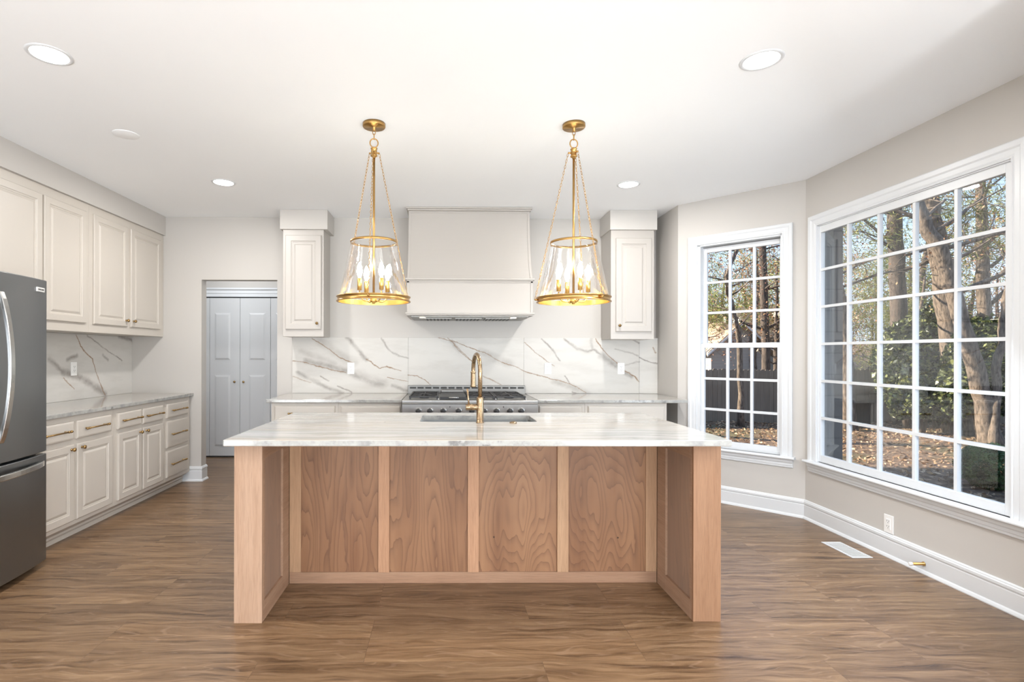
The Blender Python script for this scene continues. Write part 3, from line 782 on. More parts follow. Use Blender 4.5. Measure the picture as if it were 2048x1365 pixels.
# small wall cabinets either side of the hood (world axes)
def hood_side(x0, x1, yf, label, zb, zt, door, panel_w, kx, kz, sof):
    u = empty('wall_cabinet', (0, 0, 0), 0, label, 'cabinet', 'narrow wall cabinets beside the range hood')
    MB().box(x0, x1, yf, YB - .002, zb, zt).build('cabinet_body', M['cabinet_back'], u, .0015)
    d = panel('door', *door, yf, u, 'cabinet_back', [(0, 0), (0, .013), (.005, .018), (.055, .018), (.060, .012), (.067, .012), (.071, .009), (.085, .009), (.098, .0165), (.101, .017)])
    knob(kx, yf - .018, kz, d)
    MB().box(sof[0], sof[1], yf - .022, YB - .001, zt, CEIL - .001).build('cornice_box', M['wall'], u, .0015)
hood_side(-1.604, -1.205, 5.240, 'narrow cream wall cabinet between the doorway and the range hood', 1.492, 2.547, (-1.577, -1.226, 1.563, 2.490), 0, -1.263, 1.622, (-1.630, -1.164))
hood_side(1.624, 2.051, 5.200, 'narrow cream wall cabinet between the range hood and the bay', 1.473, 2.548, (1.671, 2.024, 1.547, 2.466), 0, 1.703, 1.606, (1.610, 2.073))

# range hood: concave front swelling into a boxed apron
hd = empty('range_hood', (0, 0, 0), 0, 'tall painted range hood with flared front over the range', 'range hood')
HX0, HX1 = -.360, .810
mb = MB(); N_ = 18; vs = []
for i in range(N_ + 1):
    t = i / N_; z = 2.71 - t * (2.71 - 2.03)
    y = 5.125 - .175 * t ** 2.6
    vs += [(HX0, y, z), (HX1, y, z), (HX1, YB - .001, z), (HX0, YB - .001, z)]
fs = []
for i in range(N_):
    for k in range(4): fs.append((i * 4 + k, i * 4 + 4 + k, i * 4 + 4 + (k + 1) % 4, i * 4 + (k + 1) % 4))
fs += [(0, 1, 2, 3), tuple(N_ * 4 + k for k in (3, 2, 1, 0))]
fix_normals(mb.add(vs, fs).build('hood_body', M['cabinet_back'], hd))
# thin raised frame along the curved face
mb = MB()
for (a, b) in ((HX0, HX0 + .022), (HX1 - .022, HX1)):
    vs = []; fs = []
    for i in range(N_ + 1):
        t = i / N_; z = 2.70 - t * .67; y = 5.125 - .175 * t ** 2.6
        vs += [(a, y - .005, z), (b, y - .005, z), (b, y + .002, z), (a, y + .002, z)]
    for i in range(N_):
        for k in range(4): fs.append((i * 4 + k, i * 4 + 4 + k, i * 4 + 4 + (k + 1) % 4, i * 4 + (k + 1) % 4))
    mb.add(vs, fs)
mb.box(HX0, HX1, 5.121, 5.13, 2.685, 2.705)
fix_normals(mb.build('edge_frame', M['cabinet_back'], hd))
def hmould(name, z0, z1, o, yf=4.93):
    m_ = MB(); m_.box(HX0 - o, HX1 + o, yf - o, YB - .001, z0, z1); return m_
m_ = hmould('', 2.722, 2.739, .022, 5.11); m_.box(HX0 - .012, HX1 + .012, 5.11 - .012, YB - .001, 2.706, 2.722); m_.build('crown_moulding', M['cabinet_back'], hd, .004)
m_ = hmould('', 2.012, 2.030, .016); m_.box(HX0 - .005, HX1 + .005, 4.925, YB - .001, 2.000, 2.012); m_.build('waist_moulding', M['cabinet_back'], hd, .003)
m_ = MB().box(HX0, HX1, 4.935, YB - .001, 1.708, 2.001); m_.build('apron', M['cabinet_back'], hd)
m_ = MB(); m_.box(HX0, HX0 + .018, 4.930, 4.936, 1.708, 2.0); m_.box(HX1 - .018, HX1, 4.930, 4.936, 1.708, 2.0); m_.box(HX0, HX1, 4.930, 4.936, 1.988, 2.0); m_.build('apron_frame', M['cabinet_back'], hd)
m_ = hmould('', 1.694, 1.710, .016); m_.box(HX0 - .008, HX1 + .008, 4.922, YB - .001, 1.682, 1.694); m_.build('bottom_moulding', M['cabinet_back'], hd, .003)
li = empty_ = MB().box(HX0 + .03, HX1 - .03, 4.97, 5.47, 1.668, 1.683).build('insert', M['hood_steel'], hd, .003)
bf = MB()
for k in range(3):
    a = -.20 + k * .29
    bf.box(a, a + .255, 5.06, 5.36, 1.660, 1.6685)
bf.build('baffle_filter', M['hood_steel'], li)
sl = MB()
for k in range(3):
    a = -.20 + k * .29
    for j in range(7):
        x = a + .012 + j * .0345; sl.box(x, x + .016, 5.07, 5.35, 1.6585, 1.6605)
sl.build('filter_slots', M['dark'], li)
hlm = emit('hood_lamp_glow', (1, .86, .62), 5)
for x in (-.22, .64): MB().lathe([(.028, 1.664), (.028, 1.6685)], (x, 5.01, 0), n=20).build('hood_lamp', hlm, li)
for x in (-.22, .64): lamp('hood_light', 'SPOT', (x, 5.06, 1.655), 1.5, (1, .86, .62), (R(6), 0, 0), spot_size=R(115), spot_blend=.9, shadow_soft_size=.03)

# back base cabinets either side of the range
def back_base(x0, x1, label, drawers, pulls):
    u = empty('base_cabinet', (0, 0, 0), 0, label, 'cabinet', 'base cabinets on the back wall')
    b = MB(); b.box(x0, x1, 4.792, YB - .002, .105, .882); b.box(x0, x1, 4.87, YB - .002, 0, .105); b.build('cabinet_body', M['cabinet'], u, .0015)
    dd = []
    for d in drawers:
        dd.append(panel('drawer', d[0], d[1], .715, .854, 4.792, u, 'cabinet', DRAW_R))
        panel('door', d[0], d[1], .14, .68, 4.792, u, 'cabinet')
    for (a, b_, k) in pulls: pull(a, b_, 4.776, .788, dd[k])
back_base(-1.568, -.970, 'cream base cabinet at the doorway end of the back counter', [(-1.539, -.996)], [(-1.398, -1.14, 0)])
back_base(-.969, -.398, 'cream base cabinet directly left of the range', [(-.943, -.408)], [(-.80, -.55, 0)])
back_base(.832, 1.262, 'cream base cabinet directly right of the range', [(.846, 1.236)], [(.92, 1.16, 0)])
back_base(1.263, 2.008, 'cream base cabinet at the bay end of the back counter', [(1.290, 1.984)], [(1.51, 1.76, 0)])
tag(MB().box(-1.606, -.393, 4.752, 5.5115, .884, .914).build('countertop', M['stone'], bevel=.005), 'stone countertop on the back wall between the doorway and the range', 'countertop')
tag(MB().box(.826, 2.186, 4.752, 5.4715, .884, .914).build('countertop', M['stone'], bevel=.005), 'stone countertop on the back wall between the range and the bay', 'countertop')

# ------------------------------------------------------------ range
rg = empty('gas_range', (.2165, 0, 0), 0, 'wide stainless steel gas range with black grates and knobs on the back wall', 'range')
W = .605
MB().box(-W, W, 4.755, 5.46, .10, .880).build('body', M['steel'], rg, .003)
for x in (-.5, .5):
    for y in (4.85, 5.40): MB().lathe([(.022, 0), (.022, .10)], (x, y, 0), n=14).build('leg', M['steel'], rg)
m_ = MB(); m_.box(-W, W, 4.70, 5.46, .889, .913); m_.box(-W, W, 4.70, 4.76, .880, .889); m_.build('cooktop', M['steel'], rg, .007, seg=3)
MB().box(-W, W, 4.708, 4.757, .776, .8795).build('control_panel', M['steel'], rg, .003)
MB().box(-W + .004, W - .004, 4.704, 4.72, .8765, .8815).build('panel_seam', M['dark'], rg)
m_ = MB(); m_.box(-W, W, 5.462, 5.508, .88, 1.000); bg = m_.build('backguard', M['guard_steel'], rg, .002)
sl = MB()
for i in range(15):
    x = -.585 + i * .0795
    sl.box(x, x + .063, 5.4605, 5.4625, .966, .983)
sl.build('vent_slots', M['dark'], bg)
for i, x in enumerate((-.238, -.136, -.018, .118, .238, .345, .455, .575, .675)):
    k = MB().lathe([(.029, 0), (.030, -.005), (.0275, -.008), (.0240, -.020), (.021, -.028)], (x - .2165 - .002, 4.708, .8185), 'Y', 24).build('control_knob', M['chrome'], rg)
    MB().lathe([(.0245, -.014), (.0215, -.036), (.019, -.040), (1e-6, -.041)], (x - .2165 - .004, 4.708, .8175), 'Y', 24, cap=False).build('knob_grip', M['iron'], k)
for x in (.038, .19, .515): MB().lathe([(.005, 0), (.004, -.003), (1e-6, -.0035)], (x - .2165, 4.708, .853), 'Y', 12).build('indicator_light', M['dark'], rg)
for a, b in ((-.595, -.10), (-.09, .595)):
    d = MB().box(a, b, 4.722, 4.755, .16, .765).build('oven_door', M['steel'], rg, .004)
    h = MB(); h.lathe([(.012, a + .03), (.012, b - .03)], (0, 4.675, .725), 'X', 14)
    for x in (a + .06, b - .06): h.lathe([(.008, 0), (.008, -.047)], (x, 4.722, .725), 'Y', 10)
    h.build('door_handle', M['steel'], d)
GX = [(-.545, -.285), (-.02 + .0, .245), (.255, .515)]
GX = [(-.548, -.285), (-.020, .235), (.240, .510)]
for a, b in GX:
    g = MB(); z0, z1 = .928, .941
    for y in (4.80, 5.10, 5.40): g.box(a, b, y - .006, y + .006, z0, z1)
    for x in (a + .006, b - .006): g.box(x - .006, x + .006, 4.80, 5.40, z0, z1)
    for yc in (4.95, 5.25):
        xc = (a + b) / 2
        for q in range(8):
            an = q * math.pi / 4 + math.pi / 8 * 0
            r0, r1 = .028, (.118 if q % 2 == 0 else .15)
            p0 = (xc + r0 * math.cos(an), yc + r0 * math.sin(an), z1 + .004); p1 = (xc + r1 * math.cos(an), yc + r1 * math.sin(an), z1 - .006)
            g.tube([p0, p1], .005, 6, smooth=False)
    for x in (a + .008, b - .008):
        for y in (4.81, 5.10, 5.39): g.box(x - .006, x + .006, y - .006, y + .006, .913, z0)
    gr = g.build('grate', M['iron'], rg)
    for yc in (4.95, 5.25):
        MB().lathe([(.045, .913), (.045, .920), (.030, .922), (.030, .930), (1e-6, .931)], ((a + b) / 2, yc, 0), n=22).build('burner', M['iron'], gr)
for x in (-.2825, .2375 + .0, .5125):
    MB().box(x - .003, x + .006, 4.80, 5.42, .913, .9195).build('grate_rail', M['steel'], rg)
gd = MB(); gd.box(-.268, -.028, 4.775, 5.42, .9135, .936); gd.build('griddle', M['iron'], rg, .003)
gs = MB(); gs.box(-.262, -.034, 5.36, 5.43, .936, .962); gs.build('griddle_backsplash', M['guard_steel'], rg, .004)
gh = MB(); gh.tube([(-.185, 4.772, .928), (-.185, 4.752, .932), (-.10, 4.752, .932), (-.10, 4.772, .928)], .005, 8); gh.build('griddle_handle', M['chrome'], rg)

# ------------------------------------------------------------ fridge: local x = world y, -y = +x
FX = -2.44      # door front plane
fg = empty('refrigerator', (FX, 2.874, 0), R(90), 'slate grey steel french door refrigerator with curved handles at the left edge', 'refrigerator')
HW = .456
MB().box(-HW + .006, HW - .006, .105, .79, .035, 1.755).build('body', paint('dark_grey_case', (.10, .10, .105), .5, .02), fg, .004)
for x in (-.40, .40):
    for y in (.13, .70): MB().box(x - .03, x + .03, y - .03, y + .03, 0, .036).build('foot', M['dark'], fg)
def bowed(x0, x1, z0, z1, name, split=None):
    # door slab with a gently bowed front
    n = 14; vs = []; fs = []
    prof = []
    for i in range(n + 1):
        x = x0 + (x1 - x0) * i / n
        y = .045 * (x / HW) ** 2 - .0
        prof.append((x, y))
    out = prof + [(x1, .10), (x0, .10)]
    return fix_normals(MB().prism(out, 2, z0, z1).build(name, M['fridge'], fg, .005, seg=3))
l = bowed(-HW, -.003, .716, 1.775, 'door'); r = bowed(.003, HW, .716, 1.775, 'door'); fz = bowed(-HW, HW, .040, .702, 'freezer_drawer')
def bar(pts, par, wd=.016, th=.010, horiz=False, wv=None):
    vs = []; n = len(pts)
    for i, p in enumerate(pts):
        p = Vector(p); t = (Vector(pts[min(i + 1, n - 1)]) - Vector(pts[max(i - 1, 0)])).normalized()
        side = Vector((0, 0, 1)) if horiz else Vector((1, 0, 0))
        nn = t.cross(side).normalized()
        for a, b in ((-1, -1), (1, -1), (1, 1), (-1, 1)): vs.append(p + side * wd * a + nn * th * b)
    fs = []
    for i in range(n - 1):
        for k in range(4): fs.append((i * 4 + k, i * 4 + 4 + k, i * 4 + 4 + (k + 1) % 4, i * 4 + (k + 1) % 4))
    fs += [(0, 1, 2, 3), tuple((n - 1) * 4 + k for k in (3, 2, 1, 0))]
    return fix_normals(MB().add(vs, fs).build('handle', M['fridge_handle'], par, .005, seg=3))
def arc(z0, z1, x, n=20, bow=.062): return [(x, -.004 - bow * math.sin(math.pi * i / n) ** .75, z0 + (z1 - z0) * i / n) for i in range(n + 1)]
bar(arc(.83, 1.66, .052), r, .017); bar(arc(.83, 1.66, -.052), l, .017)
bar([(-.40 + .80 * i / 20, .030 * (1 - math.sin(math.pi * i / 20)) - .004 - .058 * math.sin(math.pi * i / 20) ** .75, .650) for i in range(21)], fz, .017, .010, True)
bd = MB().box(-.038, .038, -.004, .004, -.0135, .0135).build('badge', M['badge'], r, .001, loc=(.381, .0285, 1.7105), rotz=R(9.3))
fc = bpy.data.curves.new('lettering', 'FONT'); fc.body = 'FRIGIDAIRE'; fc.size = .0118; fc.extrude = .0006; fc.align_x = 'CENTER'; fc.align_y = 'CENTER'
_t = bpy.data.objects.new('t', fc); fm_ = bpy.data.meshes.new_from_object(_t); bpy.data.objects.remove(_t)
fo = bpy.data.objects.new('lettering', fm_); COL.objects.link(fo); fo.parent = bd; fo.location = (0, -.0044, 0); fo.rotation_euler = (R(90), 0, 0)
fm_.materials.clear(); fm_.materials.append(M['dark'])

# ------------------------------------------------------------ island
isl = empty('kitchen_island', (0, 0, 0), 0, 'large raw oak kitchen island with recessed panels under an overhanging counter', 'island')
IY0, IYP, IYB = 2.61, 3.06, 3.665
def end_panel(x_in, x_out, s, mat_post):
    # x_in: inner face, x_out: outer face; s=+1 when the outer side is +x
    p = MB(); p.box(min(x_in, x_out), max(x_in, x_out), IY0, IY0 + .019, 0, .884)
    p.build('corner_post', mat_post, isl, .0012)
    e = MB()
    a, b = (x_in, x_in + .018 * s); lo, hi = min(a, b), max(a, b)
    c, d = (x_out - .018 * s, x_out); lo2, hi2 = min(c, d), max(c, d)
    for (u0, u1) in ((lo, hi), (lo2, hi2)):
        yend = IYP if u0 == lo and (s * (x_in - x_out) < 0 and (u0, u1) == (lo, hi)) else IYB
        e.box(u0, u1, IY0 + .0192, IY0 + .040, 0, .884)
        e.box(u0, u1, yend - .115, yend, 0, .884)
        e.box(u0, u1, IY0 + .040, yend - .115, 0, .092)
        e.box(u0, u1, IY0 + .040, yend - .115, .802, .884)
    e.build('end_frame', M['oak_side'], isl, .0012)
    q = MB(); q.box(lo + (.012 if s > 0 else 0.0), hi - (0 if s > 0 else .012), IY0 + .03, IYP - .05, .05, .85); q.box(lo2 + (0 if s > 0 else .012), hi2 - (.012 if s > 0 else 0), IY0 + .03, IYB - .05, .05, .85)
    q.build('end_panel', M['birch_end'], isl)
M['birch_end'] = birch('grey_birch_end', 4.2, None, 34, .35)
end_panel(-.899, -1.036, -1, M['oak'])
end_panel(1.228, 1.365, 1, M['oak_r'])
r_ = MB().box(-.897, 1.226, IYP, IYP + .02, 0, .064).build('bottom_rail', M['oak_h'], isl, .0012)
mats = [oak('oak_stile_a', (.45, .280, .165), (.375, .220, .125), 2, .7), oak('oak_stile_b', (.45, .255, .150), (.37, .200, .112), 2, 5.1)]
for i, (a, b) in enumerate([(-.897, -.832), (-.386, -.323), (.129, .193), (.647, .712), (1.163, 1.226)]):
    MB().box(a, b, IYP - .006 if 0 < i < 4 else IYP, IYP + .02, .0645, .884).build('stile', mats[0 if i in (0, 3, 4) else 1], isl, .001)
BP = [(-.832, -.386, birch('birch_panel_a', 0.0, [(-.72, .17, .10), (-.47, .17, .12)], 46)),
      (-.323, .129, birch('birch_panel_b', 2.2, [(-.08, .17, .12)], 46)),
      (.193, .647, birch('birch_panel_c', 6.1, [(.30, .37, .33), (.50, .46, .36)], 40)),
      (.712, 1.163, birch('birch_panel_d', 6.1, [(.84, .46, .36), (1.02, .37, .33)], 40))]
for a, b, m_ in BP: MB().box(a, b, IYP + .008, IYP + .018, .064, .884).build('panel', m_, isl)
k = MB()
for (x, z) in ((.281, .263), (1.002, .258), (1.03, .79)): k.lathe([(.006, 0), (.003, -.0005), (1e-6, -.0006)], (x, IYP + .0081, z), 'Y', 10)
k.build('wood_knots', paint('wood_knot', (.06, .03, .015), .7), isl)
MB().box(-.880, 1.209, IYP + .0185, IYB, .0, .66).build('cabinet_box', M['oak_h'], isl)
u_ = MB(); u_.box(-.88, -.24, IYP + .0185, IYB, .66, .8838); u_.box(.64, 1.209, IYP + .0185, IYB, .66, .8838); u_.box(-.24, .64, IYB - .02, IYB, .66, .8838); u_.box(-.24, .64, IYP + .0185, IYP + .03, .66, .8838)
u_.build('cabinet_top_rails', M['oak_h'], isl)

# countertop with the sink cut out
SX0, SX1, SY0, SY1 = -.155, .557, 3.207, 3.550
ic = MB()
OX0, OX1, OY0, OY1 = -1.056, 1.373, 2.520, 3.704
def rrect(x0, x1, y0, y1, r, n=5):
    pts = []
    for cx, cy, a0 in ((x1 - r, y1 - r, 0), (x0 + r, y1 - r, 90), (x0 + r, y0 + r, 180), (x1 - r, y0 + r, 270)):
        for i in range(n + 1):
            a = R(a0 + 90 * i / n); pts.append((cx + r * math.cos(a), cy + r * math.sin(a)))
    return pts
outer = rrect(OX0, OX1, OY0, OY1, .008); inner = rrect(SX0, SX1, SY0, SY1, .018)
n = len(outer); vs = []; e = .003
for (pts, z) in ((rrect(OX0 + e, OX1 - e, OY0 + e, OY1 - e, .006), .884), (outer, .884 + e), (outer, .914 - e), (rrect(OX0 + e, OX1 - e, OY0 + e, OY1 - e, .006), .914), (rrect(SX0 - .002, SX1 + .002, SY0 - .002, SY1 + .002, .02), .914), (inner, .912), (inner, .884)):
    vs += [(p[0], p[1], z) for p in pts]
fs = []
L = 7
for j in range(L):
    for i in range(n):
        fs.append((j * n + i, j * n + (i + 1) % n, ((j + 1) % L) * n + (i + 1) % n, ((j + 1) % L) * n + i))
ict = fix_normals(ic.add(vs, fs).build('countertop', M['stone']))
tag(ict, 'white stone island countertop with beige and grey streaks and a sink opening', 'countertop')
sk = empty('sink', (0, 0, 0), 0, 'stainless steel undermount sink set in the island countertop', 'sink')
a, b, c, d = SX0 - .006, SX1 + .006, SY0 - .006, SY1 + .006
rimp = rrect(a - .02, b + .02, c - .02, d + .02, .03); i0 = rrect(a, b, c, d, .02); i1 = rrect(a + .006, b - .006, c + .006, d - .006, .03)
vs = []
for pts, z in ((rimp, .8835), (i0, .8835), (i1, .68)): vs += [(p[0], p[1], z) for p in pts]
n = len(i0); fs = [(j * n + i, j * n + (i + 1) % n, (j + 1) * n + (i + 1) % n, (j + 1) * n + i) for j in range(2) for i in range(n)]
fs.append(tuple(2 * n + i for i in range(n)))
MB().add(vs, fs).build('basin', M['steel_sink'], sk)
MB().lathe([(.045, .6815), (.042, .684), (.030, .683), (1e-6, .682)], (.2, 3.42, 0), n=24).build('drain', M['chrome'], sk)

fa = empty('kitchen_faucet', (.2055, 3.156, .914), 0, 'brushed gold gooseneck faucet with side lever behind the island sink edge', 'faucet')
MB().lathe([(.0245, 0), (.0245, .004), (.0215, .006), (.0215, .136), (.0205, .142), (.0205, .150), (.0165, .154), (1e-6, .156)], n=28).build('faucet_body', M['faucet'], fa)
pts = [(0, 0, .150), (0, 0, .30)]
dirx, diry = -.030, .215
for i in range(15):
    q = math.pi * i / 14
    u = (1 - math.cos(q)) / 2
    pts.append((dirx * u, diry * u, .30 + .108 * math.sin(q)))
pts.append((dirx, diry, .29))
MB().tube(pts, .0128, 16).build('gooseneck', M['faucet'], fa)
MB().lathe([(.0128, .30), (.0165, .296), (.0165, .290), (.0145, .288), (.0155, .283), (.0165, .215), (.0180, .208), (.0180, .200), (.014, .198), (1e-6, .198)], (dirx, diry, 0), n=22, cap=False).build('spray_head', M['faucet'], fa)
hb = MB().lathe([(.0185, 0), (.0185, -.042), (.0170, -.043), (.0170, -.045), (.0185, -.046), (.0185, -.078), (.0165, -.082)], (-.004, 0, .093), 'X', 22).build('handle_hub', M['faucet'], fa)
MB().tube([(-.066, 0, .10), (-.070, 0, .14), (-.076, 0, .203)], [.0055, .005, .0052], 12).build('lever', M['faucet'], hb)
ab = MB().lathe([(.0225, 0), (.023, .003), (.020, .006), (.012, .010), (1e-6, .011)], (.402, 3.147, .9142), n=24).build('sink_air_switch', M['faucet'])
tag(ab, 'low round bronze button on the island counter beside the faucet', 'air switch')

# ------------------------------------------------------------ pendants
def pendant(loc, arm0, ch0, label):
    P = empty('pendant_lamp', loc, 0, label, 'pendant lamp', 'glass and brass pendants above the island')
    MB().lathe([(.069, 0), (.0695, -.018), (.067, -.022), (.012, -.024), (.012, -.026), (.0095, -.028), (.0095, -.044), (.006, -.046)], n=36).build('canopy', M['brass'], P)
    c = MB()
    def link(z, rx, rz, turn, r=.0022, n=16):
        c.tube([(rx * math.cos(2 * math.pi * i / n) * math.cos(turn), rx * math.cos(2 * math.pi * i / n) * math.sin(turn), z + rz * math.sin(2 * math.pi * i / n)) for i in range(n)], r, 8, closed=True)
    link(-.055, .009, .013, 0); link(-.074, .009, .0135, R(90)); link(-.088, .008, .010, R(90))
    c.build('chain_links', M['brass'], P)
    c = MB(); link(-.119, .0245, .027, R(8), .0036, 28); c.build('ring_loop', M['brass'], P)
    y = MB().lathe([(.008, -.144), (.010, -.150), (.021, -.151), (.021, -.156), (.018, -.158), (.018, -.192), (.021, -.194), (.021, -.200), (.011, -.204), (.009, -.212)], n=26).build('yoke', M['brass'], P)
    MB().lathe([(.0072, -1.085), (.0072, -.210)], n=14).build('rod', M['brass'], P)
    for k in range(3):
        a = ch0 + k * 2 * math.pi / 3
        ca, sa = math.cos(a), math.sin(a)
        MB().tube([(.017 * ca, .017 * sa, -.176), (.036 * ca, .036 * sa, -.176)], .0055, 10).build('yoke_pin', M['brass'], y)
        c = MB()
        p0 = Vector((.035 * ca, .035 * sa, -.180)); p1 = Vector((.238 * ca, .238 * sa, -1.082))
        d = p1 - p0; L_ = d.length; d.normalize(); ll = .0235; nn = int(L_ / (ll * .80)); s1 = Vector((-sa, ca, 0)); s2 = d.cross(s1)
        for i in range(nn):
            q = p0 + d * (L_ * (i + .5) / nn); sd = s1 if i % 2 else s2
            c.tube([q + d * (ll * .5 * math.cos(2 * math.pi * j / 8)) + sd * (.0050 * math.sin(2 * math.pi * j / 8)) for j in range(8)], .0014, 4, closed=True)
        c.build('hanging_chain', M['brass'], P)
    # lower band with two flanges, gold inside
    rb = MB().lathe([(.214, -1.097), (.226, -1.097), (.226, -1.092), (.220, -1.090), (.220, -1.072), (.226, -1.070), (.226, -1.065), (.214, -1.065)], n=72, cap=False).build('lower_ring', M['brass'], P)
    MB().lathe([(.2135, -1.065), (.2135, -1.097)], n=72, cap=False).build('ring_lining', M['brass_in'], rb)
    for k in range(3):
        a = ch0 + k * 2 * math.pi / 3
        MB().tube([(.219 * math.cos(a), .219 * math.sin(a), -1.081), (.240 * math.cos(a), .240 * math.sin(a), -1.081)], .006, 10).build('chain_lug', M['brass'], rb)
    MB().lathe([(.1385, -.735), (.1430, -.735), (.1430, -.722), (.1385, -.722), (.1385, -.735)], n=64, cap=False).build('upper_ring', M['brass'], P)
    MB().lathe([(.2115, -1.066), (.1375, -.724)], n=72, cap=False).build('glass_shade', M['lampglass'], P)
    hub = MB().lathe([(1e-6, -1.108), (.009, -1.108), (.009, -1.100), (.022, -1.098), (.022, -1.074), (.012, -1.070), (.0072, -1.068)], n=24).build('hub', M['brass_in'], P)
    for k in range(4):
        a = arm0 + k * math.pi / 2; ca, sa = math.cos(a), math.sin(a)
        pp = []
        for i in range(10):
            t = i / 9
            rr_ = .018 + .078 * t; pp.append((rr_ * ca, rr_ * sa, -1.084 - .012 * math.sin(math.pi * min(1, t * 1.0)) + .022 * t ** 4))
        pp.append((.0965 * ca, .0965 * sa, -1.035))
        MB().tube(pp, .0042, 8).build('arm', M['brass_in'], P)
        cs = MB().lathe([(.0062, -1.032), (.0135, -1.030), (.0135, -.960), (.011, -.958)], (.0965 * ca, .0965 * sa, 0), n=18).build('candle_sleeve', M['brass_in'], P)
        MB().lathe([(.0065, -.958), (.0095, -.948), (.0165, -.928), (.0175, -.915), (.0140, -.892), (.0070, -.872), (1e-6, -.862)], (.0965 * ca, .0965 * sa, 0), n=18, cap=False).build('candle_bulb', M['bulb'], cs)
        lamp('bulb_light', 'POINT', (loc[0] + .0965 * ca, loc[1] + .0965 * sa, loc[2] - .910), 3.3, (1, .92, .80), shadow_soft_size=.02)
    return P
pendant((-.4435, 3.265, CEIL), R(36), R(-90), 'brass and clear glass pendant lamp hanging left of the range hood')
pendant((.786, 3.255, CEIL), R(10), R(-60), 'brass and clear glass pendant lamp hanging right of the range hood')

# ------------------------------------------------------------ outside
GZ = -.90
rnd = random.Random(7)
nr = np.random.RandomState(5)
# own house: outer skin and roof so that the sun reaches only the yard
hx = MB(); hx.prism([(-6.2, CEIL + .16), (3.6, CEIL + .16), (3.6, CEIL + .30), (-1.2, CEIL + 2.6), (-6.2, CEIL + .6)], 1, -4.5, 7.2)
struct(fix_normals(hx.build('trim_2', M['roof'])))
# unseen block added beyond the hall only to shade the near yard
wg = MB(); wg.box(-6.0, 2.3, 7.25, 13.0, GZ, 2.9); struct(wg.build('wall_shade_block', M['siding_own']))
wg = MB(); wg.prism([(-6.4, 2.9), (2.8, 2.9), (2.8, 3.05), (-1.8, 5.6), (-6.4, 3.05)], 1, 7.22, 13.4); struct(fix_normals(wg.build('trim_shade_roof', M['roof'])))  # added roof on the shade block, out of view
# yard
def grid_ground():
    n = 60; xs = np.linspace(3.06, 60, n); ys = np.linspace(-30, 62, n)
    vs = []; fs = []
    for j, y in enumerate(ys):
        for i, x in enumerate(xs):
            z = GZ + .06 * math.sin(x * .9) * math.cos(y * .7)
            d = max(0, y - 20, x - 26)
            z += min(3.2, .13 * d)
            vs.append((x, y, z))
    for j in range(n - 1):
        for i in range(n - 1): fs.append((j * n + i, j * n + i + 1, (j + 1) * n + i + 1, (j + 1) * n + i))
    return MB().add(vs, fs, True)
struct(grid_ground().build('ground', M['ground']))
g2 = MB(); g2.add([(-12, 7.2, GZ), (3.06, 7.2, GZ), (3.06, 62, GZ), (-12, 62, GZ)], [(0, 1, 2, 3)]); struct(g2.build('ground', M['ground']))
def gz(x, y): return GZ + .06 * math.sin(x * .9) * math.cos(y * .7) + min(3.2, .13 * max(0, y - 20, x - 26))

def leaf_mesh(name, centers, size, mat, parent=None, flat=0.0, seed=0, asp=.55):
    r = np.random.RandomState(seed)
    c = np.asarray(centers, float); n = len(c)
    a = r.normal(size=(n, 3)); 
    if flat: a[:, 2] *= (1 - flat)
    a /= np.linalg.norm(a, axis=1)[:, None]
    b = r.normal(size=(n, 3))
    if flat: b[:, 2] *= (1 - flat)
    b -= (a * b).sum(1)[:, None] * a; b /= np.linalg.norm(b, axis=1)[:, None]
    s = size * r.uniform(.6, 1.3, (n, 1))
    v = np.stack([c - a * s, c + b * s * asp, c + a * s, c - b * s * asp], 1).reshape(-1, 3)
    me = bpy.data.meshes.new(name)
    me.vertices.add(4 * n); me.vertices.foreach_set('co', v.ravel())
    me.loops.add(4 * n); me.loops.foreach_set('vertex_index', np.arange(4 * n, dtype=np.int32))
    me.polygons.add(n); me.polygons.foreach_set('loop_start', np.arange(0, 4 * n, 4, dtype=np.int32)); me.polygons.foreach_set('loop_total', np.full(n, 4, dtype=np.int32))
    me.update(calc_edges=True); me.materials.append(mat)
    o = bpy.data.objects.new(name, me); COL.objects.link(o)
    if parent: o.parent = parent
    return o

def grow(mb, p, d, r, L, depth, tips, rr, spread=.55, up=.12, sides=6):
    n = 4; pts = [p]; rad = [r]; q = p.copy(); dd = d.copy()
    for i in range(n):
        dd = (dd + Vector((rr.gauss(0, .13), rr.gauss(0, .13), rr.gauss(0, .10) + up * .12))).normalized()
        q = q + dd * (L / n); pts.append(q.copy()); rad.append(r * (1 - .45 * (i + 1) / n))
    mb.tube(pts, rad, sides if depth > 1 else 3)
    if depth <= 0: tips.append(q); return
    if depth <= 2: tips.append(pts[2])
    k = 3 if depth > 1 else 3
    for j in range(k):
        i = rr.choice([2, 3, 4]) if j else 4
        ax = Vector((rr.gauss(0, 1), rr.gauss(0, 1), rr.gauss(0, .7))); ax = (ax - dd * ax.dot(dd)).normalized()
        nd = (dd + ax * spread * rr.uniform(.7, 1.5) + Vector((0, 0, up))).normalized()
        grow(mb, pts[i].copy(), nd, rad[i] * rr.uniform(.55, .75), L * rr.uniform(.62, .85), depth - 1, tips, rr, spread, up, max(3, sides - 1))

